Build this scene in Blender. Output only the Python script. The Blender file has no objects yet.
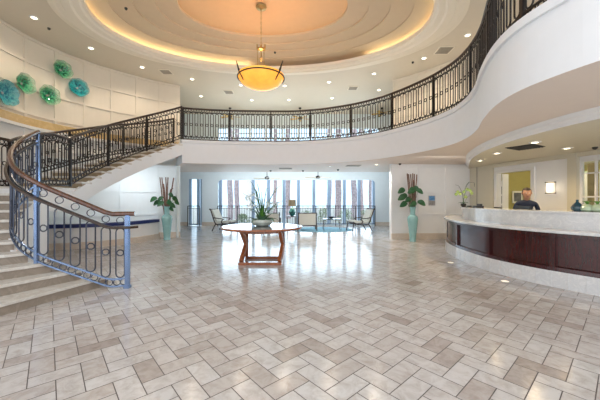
import bpy, math, random
from mathutils import Vector, Matrix
from mathutils.geometry import tessellate_polygon
random.seed(7)
PI = math.pi
F = 286.6; H0 = 1.35
scene = bpy.context.scene
COL = scene.collection

# ------------------------------------------------------------------ geometry helpers
def fl(x, y):
    "ground point seen at pixel"
    Y = H0 * F / (y - 200); return Vector(((x - 300) * Y / F, Y, 0))
def at_z(x, y, z):
    Y = (z - H0) * F / (200 - y); return Vector(((x - 300) * Y / F, Y, z))

class MB:
    def __init__(s): s.v = []; s.f = []; s.m = []; s.mi = 0
    def add(s, vs, fs):
        o = len(s.v); s.v += [Vector(p) for p in vs]
        for f in fs: s.f.append([i + o for i in f]); s.m.append(s.mi)
        return s
    def box(s, c, d, rz=0, M=None):
        c = Vector(c); x, y, z = d[0] / 2, d[1] / 2, d[2] / 2
        R = Matrix.Rotation(rz, 3, 'Z') if M is None else M
        vs = [c + R @ Vector((a * x, b * y, e * z)) for e in (-1, 1) for a, b in ((-1, -1), (1, -1), (1, 1), (-1, 1))]
        return s.add(vs, [(0, 3, 2, 1), (4, 5, 6, 7), (0, 1, 5, 4), (1, 2, 6, 5), (2, 3, 7, 6), (3, 0, 4, 7)])
    def bar(s, a, b, w, h, up=(0, 0, 1)):
        a = Vector(a); b = Vector(b); d = (b - a).normalized(); up = Vector(up)
        if abs(d.dot(up)) > .98: up = Vector((1, 0, 0))
        r = d.cross(up).normalized(); u = r.cross(d)
        vs = [p + r * (i * w / 2) + u * (j * h / 2) for p in (a, b) for i, j in ((-1, -1), (1, -1), (1, 1), (-1, 1))]
        return s.add(vs, [(0, 1, 2, 3), (7, 6, 5, 4), (0, 4, 5, 1), (1, 5, 6, 2), (2, 6, 7, 3), (3, 7, 4, 0)])
    def tube(s, pts, r, n=6, closed=False, caps=True):
        pts = [Vector(p) for p in pts]; N = len(pts); o = len(s.v)
        rs = r if isinstance(r, (list, tuple)) else [r] * N
        nrm = None
        for i, p in enumerate(pts):
            if closed: t = pts[(i + 1) % N] - pts[i - 1]
            else: t = pts[min(i + 1, N - 1)] - pts[max(i - 1, 0)]
            if t.length < 1e-9: t = Vector((0, 0, 1))
            t.normalize()
            if nrm is None:
                nrm = t.cross(Vector((0, 0, 1)))
                if nrm.length < .05: nrm = t.cross(Vector((1, 0, 0)))
            nrm = (nrm - t * nrm.dot(t)).normalized(); b = t.cross(nrm)
            for k in range(n):
                a = 2 * PI * k / n + PI / n
                s.v.append(p + (nrm * math.cos(a) + b * math.sin(a)) * rs[i])
        M = N if closed else N - 1
        for i in range(M):
            j = (i + 1) % N
            for k in range(n):
                l = (k + 1) % n
                s.f.append([o + i * n + k, o + i * n + l, o + j * n + l, o + j * n + k]); s.m.append(s.mi)
        if not closed and caps:
            s.f.append([o + k for k in range(n)][::-1]); s.f.append([o + (N - 1) * n + k for k in range(n)]); s.m += [s.mi] * 2
        return s
    def lathe(s, prof, c=(0, 0, 0), n=24, cap=True):
        c = Vector(c); o = len(s.v)
        for r, z in prof:
            for k in range(n):
                a = 2 * PI * k / n; s.v.append(c + Vector((r * math.cos(a), r * math.sin(a), z)))
        for i in range(len(prof) - 1):
            for k in range(n):
                l = (k + 1) % n
                s.f.append([o + i * n + k, o + i * n + l, o + (i + 1) * n + l, o + (i + 1) * n + k]); s.m.append(s.mi)
        if cap:
            s.f.append([o + k for k in range(n)][::-1]); s.f.append([o + (len(prof) - 1) * n + k for k in range(n)]); s.m += [s.mi] * 2
        return s
    def prism(s, poly, z0, z1, mside=None, mtop=None, mbot=None):
        n = len(poly); o = len(s.v); P = [Vector((p[0], p[1], 0)) for p in poly]
        area = sum(P[i].x * P[(i + 1) % n].y - P[(i + 1) % n].x * P[i].y for i in range(n))
        if area < 0: P.reverse()
        s.v += [Vector((p.x, p.y, z0)) for p in P] + [Vector((p.x, p.y, z1)) for p in P]
        for i in range(n):
            j = (i + 1) % n; s.f.append([o + i, o + j, o + n + j, o + n + i]); s.m.append(s.mi if mside is None else mside)
        for t in tessellate_polygon([P]):
            t = list(t)
            a, b, c = (P[k] for k in t)
            if (b - a).cross(c - a).z < 0: t.reverse()
            s.f.append([o + n + k for k in t]); s.m.append(s.mi if mtop is None else mtop)
            s.f.append([o + k for k in t[::-1]]); s.m.append(s.mi if mbot is None else mbot)
        return s
    def sweep(s, path, prof, closed=False):
        "path: list of (xy point, normal xy, z base); prof: closed list of (offset, z)"
        o = len(s.v); n = len(prof)
        for p, nr, z in path:
            for a, b in prof: s.v.append(Vector((p[0] + nr[0] * a, p[1] + nr[1] * a, z + b)))
        N = len(path)
        for i in range(N - 1 if not closed else N):
            j = (i + 1) % N
            for k in range(n):
                l = (k + 1) % n
                s.f.append([o + i * n + k, o + i * n + l, o + j * n + l, o + j * n + k]); s.m.append(s.mi)
        if not closed:
            s.f.append([o + k for k in range(n)][::-1]); s.f.append([o + (N - 1) * n + k for k in range(n)]); s.m += [s.mi] * 2
        return s
    def blade(s, base, tip, w, droop=0.0, up=(0, 0, 1), n=6, shape='leaf', cup=.15):
        "a bent pointed leaf with a fold along its midrib and a little thickness"
        base = Vector(base); tip = Vector(tip); d = tip - base; L = d.length
        side = d.cross(Vector(up))
        if side.length < 1e-3: side = Vector((1, 0, 0))
        side.normalize(); nn = side.cross(d).normalized()
        top = []
        for i in range(n + 1):
            t = i / n; p = base + d * t - Vector((0, 0, droop)) * t * t + nn * (0.12 * L * math.sin(PI * t))
            ww = w / 2 * (math.sin(PI * min(1, t * .92 + .06)) ** .7 if shape == 'leaf' else (1 - t) ** .6 * min(1, .5 + 3 * t))
            top.append([p - side * ww + nn * ww * cup * 2, p, p + side * ww + nn * ww * cup * 2])
        vs = [q for r in top for q in r]; m = len(vs); th = nn * -.003
        vs += [q + th for q in vs]
        fs = []
        for i in range(n):
            for k in range(2):
                a = i * 3 + k; fs.append((a, a + 1, a + 4, a + 3)); fs.append((a + m, a + 3 + m, a + 4 + m, a + 1 + m))
            for a, b in ((i * 3, i * 3 + 3), (i * 3 + 5, i * 3 + 2)): fs.append((a, b, b + m, a + m))
        return s.add(vs, fs)
    def build(s, name, mats, parent=None, smooth=False, bevel=0):
        me = bpy.data.meshes.new(name); me.from_pydata([tuple(v) for v in s.v], [], s.f)
        mats = mats if isinstance(mats, (list, tuple)) else [mats]
        for m in mats: me.materials.append(m)
        for p, mi in zip(me.polygons, s.m): p.material_index = mi; p.use_smooth = smooth
        me.update()
        o = bpy.data.objects.new(name, me); COL.objects.link(o)
        if parent: o.parent = parent
        if bevel:
            b = o.modifiers.new('b', 'BEVEL'); b.width = bevel; b.segments = 2; b.limit_method = 'ANGLE'; b.angle_limit = .6
        if smooth:
            try: me.set_sharp_from_angle(angle=.7)
            except Exception: pass
        return o

def tag(o, label=None, cat=None, group=None, kind=None):
    if label: o['label'] = label
    if cat: o['category'] = cat
    if group: o['group'] = group
    if kind: o['kind'] = kind
    return o
def empty(name, loc, rz=0, **k):
    o = bpy.data.objects.new(name, None); COL.objects.link(o); o.location = loc; o.rotation_euler = (0, 0, rz); o.empty_display_size = .1
    return tag(o, **k)
def copy_tree(o, parent=None):
    c = o.copy(); COL.objects.link(c)
    if parent: c.parent = parent
    for ch in list(bpy.data.objects):
        if ch.parent == o: copy_tree(ch, c)
    return c

class Path:
    def __init__(s, pts, dense=14):
        pts = [Vector(p if len(p) == 3 else (p[0], p[1], 0)) for p in pts]
        out = []; N = len(pts)
        for i in range(N - 1):
            p0 = pts[i - 1] if i else pts[0] * 2 - pts[1]; p1 = pts[i]; p2 = pts[i + 1]
            p3 = pts[i + 2] if i + 2 < N else pts[-1] * 2 - pts[-2]
            for k in range(dense):
                t = k / dense
                out.append(.5 * (2 * p1 + (p2 - p0) * t + (2 * p0 - 5 * p1 + 4 * p2 - p3) * t * t + (3 * p1 - p0 - 3 * p2 + p3) * t ** 3))
        out.append(pts[-1]); s.p = out; s.s = [0]
        for a, b in zip(out, out[1:]): s.s.append(s.s[-1] + (b.xy - a.xy).length)
        s.L = s.s[-1]
    def at(s, d):
        if d <= 0: return s.p[0] + (s.p[1] - s.p[0]) * (d / max(1e-6, s.s[1]))
        if d >= s.L: return s.p[-1] + (s.p[-1] - s.p[-2]) * ((d - s.L) / max(1e-6, s.s[-1] - s.s[-2]))
        import bisect
        i = bisect.bisect_right(s.s, d) - 1; i = min(i, len(s.p) - 2)
        return s.p[i].lerp(s.p[i + 1], (d - s.s[i]) / max(1e-9, s.s[i + 1] - s.s[i]))
    def tan(s, d):
        t = (s.at(min(s.L, d + .05)) - s.at(max(0, d - .05))); t.z = 0; return t.normalized()
    def nor(s, d):           # left of travel
        t = s.tan(d); return Vector((-t.y, t.x, 0))
    def px(s, x, lo=0, hi=None):
        "arc length at which the path crosses the view ray of pixel column x"
        k = (x - 300) / F; hi = s.L if hi is None else hi; g = lambda d: s.at(d).x - k * s.at(d).y
        n = 400; prev = g(lo)
        for i in range(1, n + 1):
            d = lo + (hi - lo) * i / n; c = g(d)
            if prev * c <= 0: return d
            prev = c
        return hi
    def samples(s, a=0, b=None, step=.12):
        b = s.L if b is None else b; n = max(1, int(math.ceil((b - a) / step)))
        return [a + (b - a) * i / n for i in range(n + 1)]
    def frames(s, a=0, b=None, step=.12, z=None):
        return [(s.at(d), s.nor(d), (s.at(d).z if z is None else z)) for d in s.samples(a, b, step)]

# ------------------------------------------------------------------ materials
def nodes(m): m.use_nodes = True; return m.node_tree.nodes, m.node_tree.links, m.node_tree.nodes['Principled BSDF']
def mat(name, col, rough=.5, metal=0, var=.04, scale=6, bump=0, coat=0, emis=None, es=0, trans=0, alpha=1, spec=None):
    m = bpy.data.materials.new(name); n, l, b = nodes(m)
    col = tuple(col) + (1,)
    if var:
        tc = n.new('ShaderNodeTexCoord'); nz = n.new('ShaderNodeTexNoise'); nz.inputs['Scale'].default_value = scale; nz.inputs['Detail'].default_value = 5
        l.new(tc.outputs['Object'], nz.inputs['Vector'])
        r = n.new('ShaderNodeValToRGB'); r.color_ramp.elements[0].position = .3; r.color_ramp.elements[1].position = .7
        r.color_ramp.elements[0].color = tuple(max(0, c * (1 - var)) for c in col[:3]) + (1,); r.color_ramp.elements[1].color = tuple(min(1, c * (1 + var)) for c in col[:3]) + (1,)
        l.new(nz.outputs['Fac'], r.inputs['Fac']); l.new(r.outputs['Color'], b.inputs['Base Color'])
        if bump:
            bp = n.new('ShaderNodeBump'); bp.inputs['Strength'].default_value = bump; bp.inputs['Distance'].default_value = .01
            l.new(nz.outputs['Fac'], bp.inputs['Height']); l.new(bp.outputs['Normal'], b.inputs['Normal'])
    else: b.inputs['Base Color'].default_value = col
    b.inputs['Roughness'].default_value = rough; b.inputs['Metallic'].default_value = metal
    b.inputs['Coat Weight'].default_value = coat; b.inputs['Transmission Weight'].default_value = trans; b.inputs['Alpha'].default_value = alpha
    if spec is not None: b.inputs['Specular IOR Level'].default_value = spec
    if emis: b.inputs['Emission Color'].default_value = tuple(emis) + (1,); b.inputs['Emission Strength'].default_value = es
    return m
def marble(name, base, vein, scale=2.5, rough=.2, joints=None, amount=.5):
    m = bpy.data.materials.new(name); n, l, b = nodes(m)
    tc = n.new('ShaderNodeTexCoord'); a = n.new('ShaderNodeTexNoise'); a.inputs['Scale'].default_value = scale; a.inputs['Detail'].default_value = 8; a.inputs['Roughness'].default_value = .65; a.inputs['Distortion'].default_value = 1.3
    l.new(tc.outputs['Object'], a.inputs['Vector'])
    r = n.new('ShaderNodeValToRGB'); e = r.color_ramp.elements
    e[0].position = .3; e[0].color = tuple(base) + (1,); e[1].position = .7; e[1].color = tuple(base) + (1,)
    k = e.new(.5); k.color = tuple(base[i] * (1 - amount) + vein[i] * amount for i in range(3)) + (1,)
    k = e.new(.44); k.color = tuple(base[i] * .93 for i in range(3)) + (1,)
    l.new(a.outputs['Fac'], r.inputs['Fac']); l.new(r.outputs['Color'], b.inputs['Base Color']); b.inputs['Roughness'].default_value = rough
    return m

def floor_material():
    m = bpy.data.materials.new('herringbone_marble'); n, l, b = nodes(m)
    def M(op, a, c=None, d=None):
        x = n.new('ShaderNodeMath'); x.operation = op
        for i, q in enumerate((a, c, d)):
            if q is None: continue
            if isinstance(q, (int, float)): x.inputs[i].default_value = q
            else: l.new(q, x.inputs[i])
        return x.outputs[0]
    g = n.new('ShaderNodeNewGeometry'); sp = n.new('ShaderNodeSeparateXYZ'); l.new(g.outputs['Position'], sp.inputs[0]); X, Y = sp.outputs[0], sp.outputs[1]
    k = H0 / 1.5; W = .1757 * k; c, s_ = math.cos(math.atan2(326, F)), math.sin(math.atan2(326, F))
    u = M('DIVIDE', M('SUBTRACT', M('ADD', M('MULTIPLY', X, s_), M('MULTIPLY', Y, c)), .0475 * k), W)
    v = M('DIVIDE', M('SUBTRACT', M('SUBTRACT', M('MULTIPLY', Y, s_), M('MULTIPLY', X, c)), .153 * k), W)
    fu, fv = M('FLOOR', u), M('FLOOR', v)
    kk = M('FLOORED_MODULO', M('ADD', M('SUBTRACT', fu, fv), 2.001), 4.0)
    isH = M('LESS_THAN', kk, 1.5)
    kk = M('FLOOR', kk)
    iH = M('SUBTRACT', fu, kk); jV = M('SUBTRACT', fv, M('SUBTRACT', 3.0, kk))
    def mix(t, a, c_): return M('ADD', M('MULTIPLY', t, a), M('MULTIPLY', M('SUBTRACT', 1.0, t), c_))
    la = mix(isH, M('SUBTRACT', u, iH), M('SUBTRACT', v, jV))      # along 0..2
    lb = mix(isH, M('SUBTRACT', v, fv), M('SUBTRACT', u, fu))      # across 0..1
    d = M('MINIMUM', M('MINIMUM', la, M('SUBTRACT', 2.0, la)), M('MINIMUM', lb, M('SUBTRACT', 1.0, lb)))
    ida = mix(isH, iH, fu); idb = mix(isH, fv, jV)
    cv = n.new('ShaderNodeCombineXYZ'); l.new(ida, cv.inputs[0]); l.new(idb, cv.inputs[1]); l.new(isH, cv.inputs[2])
    wn = n.new('ShaderNodeTexWhiteNoise'); l.new(cv.outputs[0], wn.inputs['Vector'])
    # stone clouding, shifted per tile
    ad = n.new('ShaderNodeVectorMath'); ad.operation = 'MULTIPLY_ADD'; l.new(wn.outputs['Color'], ad.inputs[0]); ad.inputs[1].default_value = (9, 9, 9); l.new(g.outputs['Position'], ad.inputs[2])
    nz = n.new('ShaderNodeTexNoise'); nz.inputs['Scale'].default_value = 9; nz.inputs['Detail'].default_value = 8; nz.inputs['Roughness'].default_value = .7; nz.inputs['Distortion'].default_value = .6; l.new(ad.outputs[0], nz.inputs['Vector'])
    rt = n.new('ShaderNodeValToRGB'); e = rt.color_ramp.elements
    e[0].position = 0; e[0].color = (.39, .345, .315, 1); e[1].position = 1; e[1].color = (.57, .56, .55, 1)
    q = e.new(.12); q.color = (.49, .455, .43, 1); q = e.new(.5); q.color = (.545, .52, .50, 1)
    l.new(wn.outputs['Value'], rt.inputs['Fac'])
    rn = n.new('ShaderNodeValToRGB'); rn.color_ramp.elements[0].position = .33; rn.color_ramp.elements[0].color = (.80, .76, .73, 1); rn.color_ramp.elements[1].position = .58; rn.color_ramp.elements[1].color = (1.04, 1.04, 1.04, 1)
    l.new(nz.outputs['Fac'], rn.inputs['Fac'])
    mx = n.new('ShaderNodeMix'); mx.data_type = 'RGBA'; mx.blend_type = 'MULTIPLY'; mx.inputs[0].default_value = 1
    l.new(rt.outputs['Color'], mx.inputs[6]); l.new(rn.outputs['Color'], mx.inputs[7])
    gl = M('GREATER_THAN', d, .022)
    m2 = n.new('ShaderNodeMix'); m2.data_type = 'RGBA'; l.new(gl, m2.inputs[0]); m2.inputs[6].default_value = (.07, .055, .05, 1); l.new(mx.outputs[2], m2.inputs[7])
    l.new(m2.outputs[2], b.inputs['Base Color'])
    rr = M('ADD', M('MULTIPLY', M('SUBTRACT', 1.0, gl), .5), M('ADD', .08, M('MULTIPLY', nz.outputs['Fac'], .15)))
    l.new(rr, b.inputs['Roughness']); b.inputs['Specular IOR Level'].default_value = .8
    bp = n.new('ShaderNodeBump'); bp.inputs['Strength'].default_value = .12; bp.inputs['Distance'].default_value = .004
    hh = n.new('ShaderNodeTexNoise'); hh.inputs['Scale'].default_value = 5; l.new(g.outputs['Position'], hh.inputs['Vector'])
    l.new(M('ADD', hh.outputs['Fac'], M('MULTIPLY', wn.outputs['Value'], .3)), bp.inputs['Height']); l.new(bp.outputs['Normal'], b.inputs['Normal'])
    return m
def wood(name, a, b_, rough=.25, coat=.4, scale=3):
    m = bpy.data.materials.new(name); n, l, b = nodes(m)
    tc = n.new('ShaderNodeTexCoord'); mp = n.new('ShaderNodeMapping'); mp.inputs['Scale'].default_value = (scale * 3, scale * 3, scale * .4); l.new(tc.outputs['Object'], mp.inputs[0])
    nz = n.new('ShaderNodeTexNoise'); nz.inputs['Scale'].default_value = 4; nz.inputs['Detail'].default_value = 6; l.new(mp.outputs[0], nz.inputs['Vector'])
    r = n.new('ShaderNodeValToRGB'); r.color_ramp.elements[0].position = .3; r.color_ramp.elements[0].color = tuple(a) + (1,); r.color_ramp.elements[1].position = .7; r.color_ramp.elements[1].color = tuple(b_) + (1,)
    l.new(nz.outputs['Fac'], r.inputs['Fac']); l.new(r.outputs['Color'], b.inputs['Base Color']); b.inputs['Roughness'].default_value = rough; b.inputs['Coat Weight'].default_value = coat; b.inputs['Coat Roughness'].default_value = .12
    return m
def art_glass(name, c1, c2, c3, rad=.3):
    m = bpy.data.materials.new(name); n, l, b = nodes(m)
    tc = n.new('ShaderNodeTexCoord'); nz = n.new('ShaderNodeTexNoise'); nz.inputs['Scale'].default_value = 17; nz.inputs['Detail'].default_value = 3; nz.inputs['Distortion'].default_value = 1
    l.new(tc.outputs['Object'], nz.inputs['Vector'])
    ln = n.new('ShaderNodeVectorMath'); ln.operation = 'LENGTH'; l.new(tc.outputs['Object'], ln.inputs[0])
    mr = n.new('ShaderNodeMapRange'); mr.inputs[1].default_value = rad * .45; mr.inputs[2].default_value = rad * 1.02; l.new(ln.outputs['Value'], mr.inputs[0])
    ad = n.new('ShaderNodeMath'); ad.operation = 'MULTIPLY_ADD'; l.new(mr.outputs[0], ad.inputs[0]); ad.inputs[1].default_value = .28; l.new(nz.outputs['Fac'], ad.inputs[2])
    r = n.new('ShaderNodeValToRGB'); e = r.color_ramp.elements; e[0].position = .42; e[0].color = tuple(c3) + (1,); e[1].position = .78; e[1].color = tuple(c2) + (1,); k = e.new(.53); k.color = tuple(c1) + (1,)
    l.new(ad.outputs[0], r.inputs['Fac']); l.new(r.outputs['Color'], b.inputs['Base Color']); b.inputs['Roughness'].default_value = .08
    al = n.new('ShaderNodeMath'); al.operation = 'MULTIPLY_ADD'; l.new(mr.outputs[0], al.inputs[0]); al.inputs[1].default_value = -.62; al.inputs[2].default_value = .95; l.new(al.outputs[0], b.inputs['Alpha'])
    return m
M_floor = floor_material()
M_white = mat('white_paint', (.80, .80, .79), .55, var=.01)
M_wallw = mat('panel_white_paint', (.84, .84, .84), .5, var=.012)
M_wallc = mat('cream_panel_paint', (.76, .70, .60), .55, var=.012)
M_pale = mat('pale_blue_paint', (.82, .88, .90), .55, var=.015)
M_fascia = mat('balcony_white_plaster', (.79, .81, .83), .5, var=.012)
M_ceil2 = mat('upper_ceiling_plaster', (.69, .63, .53), .6, var=.01)
M_ceil1 = mat('lower_ceiling_plaster', (.80, .70, .62), .6, var=.01)
M_soffit = mat('soffit_plaster', (.66, .62, .50), .6, var=.01)
M_mould = mat('cream_moulding', (.84, .78, .67), .5, var=.01)
M_dome = mat('dome_plaster', (.62, .50, .35), .6, var=.015)
M_domec = mat('dome_peach_plaster', (.80, .53, .29), .6, var=.015)
M_olive = mat('olive_paint', (.42, .38, .14), .6, var=.03)
M_ylw = marble('yellow_onyx', (.74, .55, .28), (.50, .34, .14), 3, .25)
M_stone = marble('beige_stone', (.74, .65, .55), (.55, .45, .36), 4, .3)
M_marbw = marble('white_marble', (.78, .79, .79), (.52, .54, .56), 7, .12, amount=.5)
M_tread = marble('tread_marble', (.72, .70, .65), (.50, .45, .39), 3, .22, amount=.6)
M_riser = marble('shaded_riser_marble', (.34, .285, .23), (.22, .18, .14), 3, .4, amount=.6)  # riser colour darkened to paint in the shadow bands between treads
M_riser2 = marble('shaded_tan_riser_marble', (.34, .26, .16), (.22, .16, .09), 3, .35, amount=.6)  # tan stone, darkened further to carry shade on the step ends
M_iron = mat('dark_bronze_iron', (.022, .018, .017), .4, .4, var=.1, scale=20)
M_skytint = mat('reflection_tinted_metal', (.22, .32, .52), .22, .75, var=.08, scale=12)  # blue daylight reflection painted into the metal's base colour
M_rail = wood('handrail_wood', (.05, .016, .008), (.13, .045, .02), .22, .6)
M_mahog = wood('mahogany_veneer', (.032, .005, .005), (.055, .008, .008), .25, .3)
M_cherry = wood('cherry_wood', (.22, .06, .02), (.36, .12, .045), .22, .6)
M_dkwood = wood('espresso_wood', (.018, .009, .006), (.05, .025, .015), .3, .3)
M_linen = mat('cream_linen', (.68, .67, .60), .9, var=.05, scale=60, bump=.2)
M_seawall = mat('navy_cushion', (.008, .02, .13), .4, var=.08)
M_rug = mat('pale_blue_rug', (.22, .42, .52), .95, var=.2, scale=12)
M_cela = mat('celadon_glaze', (.25, .47, .46), .12, var=.10, scale=7, coat=.6)
M_leaf = mat('dark_leaf', (.02, .10, .03), .35, var=.3, scale=14)
M_leaf2 = mat('bright_leaf', (.10, .26, .04), .4, var=.3, scale=14)
M_leaf3 = mat('grey_green_leaf', (.10, .20, .12), .5, var=.3, scale=14)
M_bamb = mat('brown_bamboo', (.16, .08, .05), .5, var=.4, scale=18)
M_petal = mat('white_petal', (.62, .70, .70), .6, var=.05)
M_petalg = mat('green_petal', (.45, .60, .20), .6, var=.1)
M_black = mat('black_plastic', (.015, .015, .017), .4, var=.05)
M_brass = mat('aged_brass', (.45, .32, .14), .3, .9, var=.1, scale=20)
M_gold = mat('golden_blade', (.55, .33, .04), .4, var=.15)
M_cblade = mat('cream_blade', (.62, .55, .42), .5, var=.05)
M_mull = mat('mullion_blue_paint', (.32, .44, .60), .45, var=.04)
M_glass = None
def glass():
    m = bpy.data.materials.new('window_glass'); m.use_nodes = True; n = m.node_tree.nodes; l = m.node_tree.links; n.clear()
    o = n.new('ShaderNodeOutputMaterial'); t = n.new('ShaderNodeBsdfTransparent'); g = n.new('ShaderNodeBsdfGlossy'); x = n.new('ShaderNodeMixShader'); f = n.new('ShaderNodeFresnel')
    g.inputs['Roughness'].default_value = .02; t.inputs[0].default_value = (.96, .99, 1, 1); f.inputs[0].default_value = 1.35
    l.new(f.outputs[0], x.inputs[0]); l.new(t.outputs[0], x.inputs[1]); l.new(g.outputs[0], x.inputs[2]); l.new(x.outputs[0], o.inputs[0]); return m
M_glass = glass()
M_bark = mat('palm_bark', (.50, .40, .42), .9, var=.3, scale=9, bump=.6)
M_hedge = mat('hedge_leaf', (.30, .36, .22), .8, var=.5, scale=9)
M_terr = mat('terrace_stone', (.45, .45, .42), .8, var=.08)
M_lamp = mat('lamp_glow', (1, .95, .85), .5, var=0, emis=(1, .86, .62), es=9)
M_cove = mat('cove_lamp', (1, .9, .7), .5, var=0, emis=(1, .86, .58), es=15)
M_sconce = mat('sconce_shade', (1, .95, .85), .5, var=0, emis=(1, .84, .62), es=.9)
M_amber = mat('amber_glass', (.75, .36, .05), .25, var=.2, scale=5, emis=(1, .42, .06), es=.85)
M_navy = mat('navy_cloth', (.012, .02, .05), .85, var=.1)
M_skin = mat('skin', (.50, .27, .17), .5, var=.05)
M_hair = mat('dark_hair', (.02, .012, .01), .6, var=.2, scale=30)
M_metal = mat('brushed_metal', (.45, .45, .46), .35, .8, var=.04)
M_tan = mat('tan_lampshade', (.42, .34, .22), .8, var=.03)
M_vent = mat('vent_grille', (.40, .36, .30), .6, var=.05)
M_ventd = mat('dark_grille', (.05, .05, .045), .6, var=.05)

# ------------------------------------------------------------------ heights and plan curves
Z2 = 3.37; ZC = 2.59; ZU = 5.85; ZS = 2.44
edge = Path([(-3.95, 9.6), (-3.0, 9.82), (-1.73, 9.93), (0, 9.92), (1.4, 9.4), (2.4, 8.6), (3.1, 7.45), (3.38, 6.5), (3.33, 5.73), (3.12, 5.05), (2.83, 4.44), (2.58, 3.8), (2.49, 3.3), (2.56, 2.85), (2.73, 2.42), (3.1, 1.9), (3.7, 1.35), (4.5, .8)])
owall = Path([(-6.3, 3.4), (-6.95, 5.0), (-7.35, 6.4), (-7.48, 7.7), (-7.25, 8.66), (-6.94, 9.25), (-6.5, 9.85), (-5.63, 10.7), (-4.73, 11.3)])
rwall = Path([(3.49, 10.76), (4.14, 10.2), (4.86, 9.3), (5.5, 8.1), (5.95, 6.7), (6.2, 5.0), (6.3, 3.0)])
desk = Path([(4.95, 9.3), (4.42, 8.55), (3.9, 7.65), (3.66, 6.8), (3.57, 6.0), (3.60, 5.35), (3.78, 4.75), (4.02, 4.3), (4.4, 3.75), (4.9, 3.2)])
# ------------------------------------------------------------------ setting
f = MB(); f.box((1, 7.5, -.1), (20, 17.0, .2)); tag(f.build('floor', M_floor), kind='structure')
g = MB(); g.box((0, 36, -.25), (80, 40, .2)); tag(g.build('terrace', M_terr), kind='structure')

slab = MB(); E = [edge.at(d) for d in edge.samples(step=.1)]
poly = [(p.x, p.y) for p in E] + [(10.5, .8), (10.5, 12.7), (-9, 12.7), (-9, 12.2), (-6.3, 12.2), (-4.75, 11.35), (-4.67, 10.8)]
slab.prism(poly, ZC, Z2 - .1, 0, 0, 1); 
inner = [(p.x, p.y) for p in E]
lip = [(edge.at(d) + edge.nor(d) * -.0) for d in edge.samples(step=.1)]
slab.prism([(edge.at(d) + edge.tan(d).cross(Vector((0, 0, 1))) * .04)[:2] for d in edge.samples(step=.1)] + poly[len(E):], Z2 - .1, Z2, 0, 0, 0)
tag(slab.build('ceiling_balcony', [M_fascia, M_ceil1]), kind='structure')
tr = MB(); tr.prism([(-9, 12.7), (10.5, 12.7), (10.5, 15.3), (-9, 15.3)], 2.87, Z2, 0, 0, 0)
tag(tr.build('ceiling_seating', M_pale), kind='structure')
sf = MB(); so = Path([(5.85, 9.95), (5.25, 8.9), (4.62, 7.75), (4.17, 6.6), (3.95, 5.6), (3.9, 4.7), (4.02, 3.83), (4.4, 2.9), (5.2, 2.0)])
SO = [tuple(so.at(d)[:2]) for d in so.samples(step=.12)]
sf.prism(SO + [(10.4, 2.0), (10.4, 9.95)], ZS, ZC - .002, 1, 0, 0)
sf.mi = 1; sf.sweep([(so.at(d), so.nor(d) * -1, 0) for d in so.samples(step=.12)], [(-.0, ZS + .03), (.05, ZS + .07), (.05, ZS + .10), (.09, ZC - .003), (-.0, ZC - .003)])
tag(sf.build('ceiling_reception', [M_soffit, M_white]), kind='structure')

# upper ceiling with oval opening and dome
CX, CY, EA, EB = -.93, 7.3, 4.8, 2.86
uc = MB(); n = 96
def ell(fr, k, z): a = 2 * PI * k / n; return Vector((CX + EA * fr * math.cos(a), CY + EB * fr * math.sin(a), z))
def rect(k):
    a = 2 * PI * k / n; c, s = math.cos(a), math.sin(a); x0, x1, y0, y1 = -9.2, 10.6, 1.2, 15.5
    t = min(((x1 - CX) / c if c > 1e-6 else (x0 - CX) / c if c < -1e-6 else 1e9), ((y1 - CY) / s if s > 1e-6 else (y0 - CY) / s if s < -1e-6 else 1e9))
    return Vector((CX + c * t, CY + s * t, ZU))
ang = [2 * PI * k / n for k in range(n)]
ring = [ell(1, k, ZU) for k in range(n)]; out = [rect(k) for k in range(n)]
uc.add(ring + out, [(k, (k + 1) % n, n + (k + 1) % n, n + k) for k in range(n)])
for cx_, cy_ in ((-9.2, 1.2), (10.6, 1.2), (-9.2, 15.5), (10.6, 15.5)):
    best = sorted(range(n), key=lambda k: (out[k].xy - Vector((cx_, cy_))).length)[:2]
    uc.add([Vector((cx_, cy_, ZU)), out[best[0]], out[best[1]]], [(0, 1, 2)])
tag(uc.build('ceiling_upper', M_ceil2), kind='structure')
def loft(prof, name, m, smooth=True):
    b = MB(); vs = []; fs = []
    for fr, z in prof: vs += [ell(fr, k, z) for k in range(n)]
    for i in range(len(prof) - 1):
        for k in range(n): l = (k + 1) % n; fs.append((i * n + k, i * n + l, (i + 1) * n + l, (i + 1) * n + k))
    b.add(vs, fs); o = b.build(name, m, smooth=False); return o
tag(loft([(1.035, 5.85), (1.035, 5.815), (1.015, 5.81), (1.0, 5.785), (.975, 5.785), (.97, 5.76), (.935, 5.755), (.925, 5.785), (.895, 5.79), (.885, 5.82), (.872, 5.825), (.872, 5.93), (.89, 5.93), (.89, 5.87), (.99, 5.87)], 'trim_1', M_mould), kind='structure')
tag(loft([(.99, 5.87), (.99, 5.99), (.96, 6.04), (.90, 6.07), (.78, 6.075), (.78, 6.10), (.72, 6.115), (.665, 6.12), (.665, 6.16), (.60, 6.175), (.555, 6.18), (.555, 6.215), (.50, 6.225), (.445, 6.23), (.445, 6.29)], 'ceiling_dome', M_dome), kind='structure')
tag(loft([(.445, 6.29), (.4, 6.296), (.2, 6.30), (.0, 6.30)], 'ceiling_dome_centre', M_domec), kind='structure')
cv = empty('cove_light', (CX, CY, 5.9), label='warm strip lamp hidden in the moulded cove around the oval ceiling recess', cat='light')
for a0, a1 in ((100, 238), (238, 392), (-8, 48)):
    if a0 == 238: a0, a1 = 238, 352
    b = MB(); pts = []
    for k in range(int((a1 - a0) / 3) + 1):
        a = math.radians(a0 + 3 * k); pts.append((EA * .94 * math.cos(a), EB * .94 * math.sin(a), 0))
    b.tube(pts, .012, 5); b.build('lamp_strip', M_cove, cv)

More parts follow.
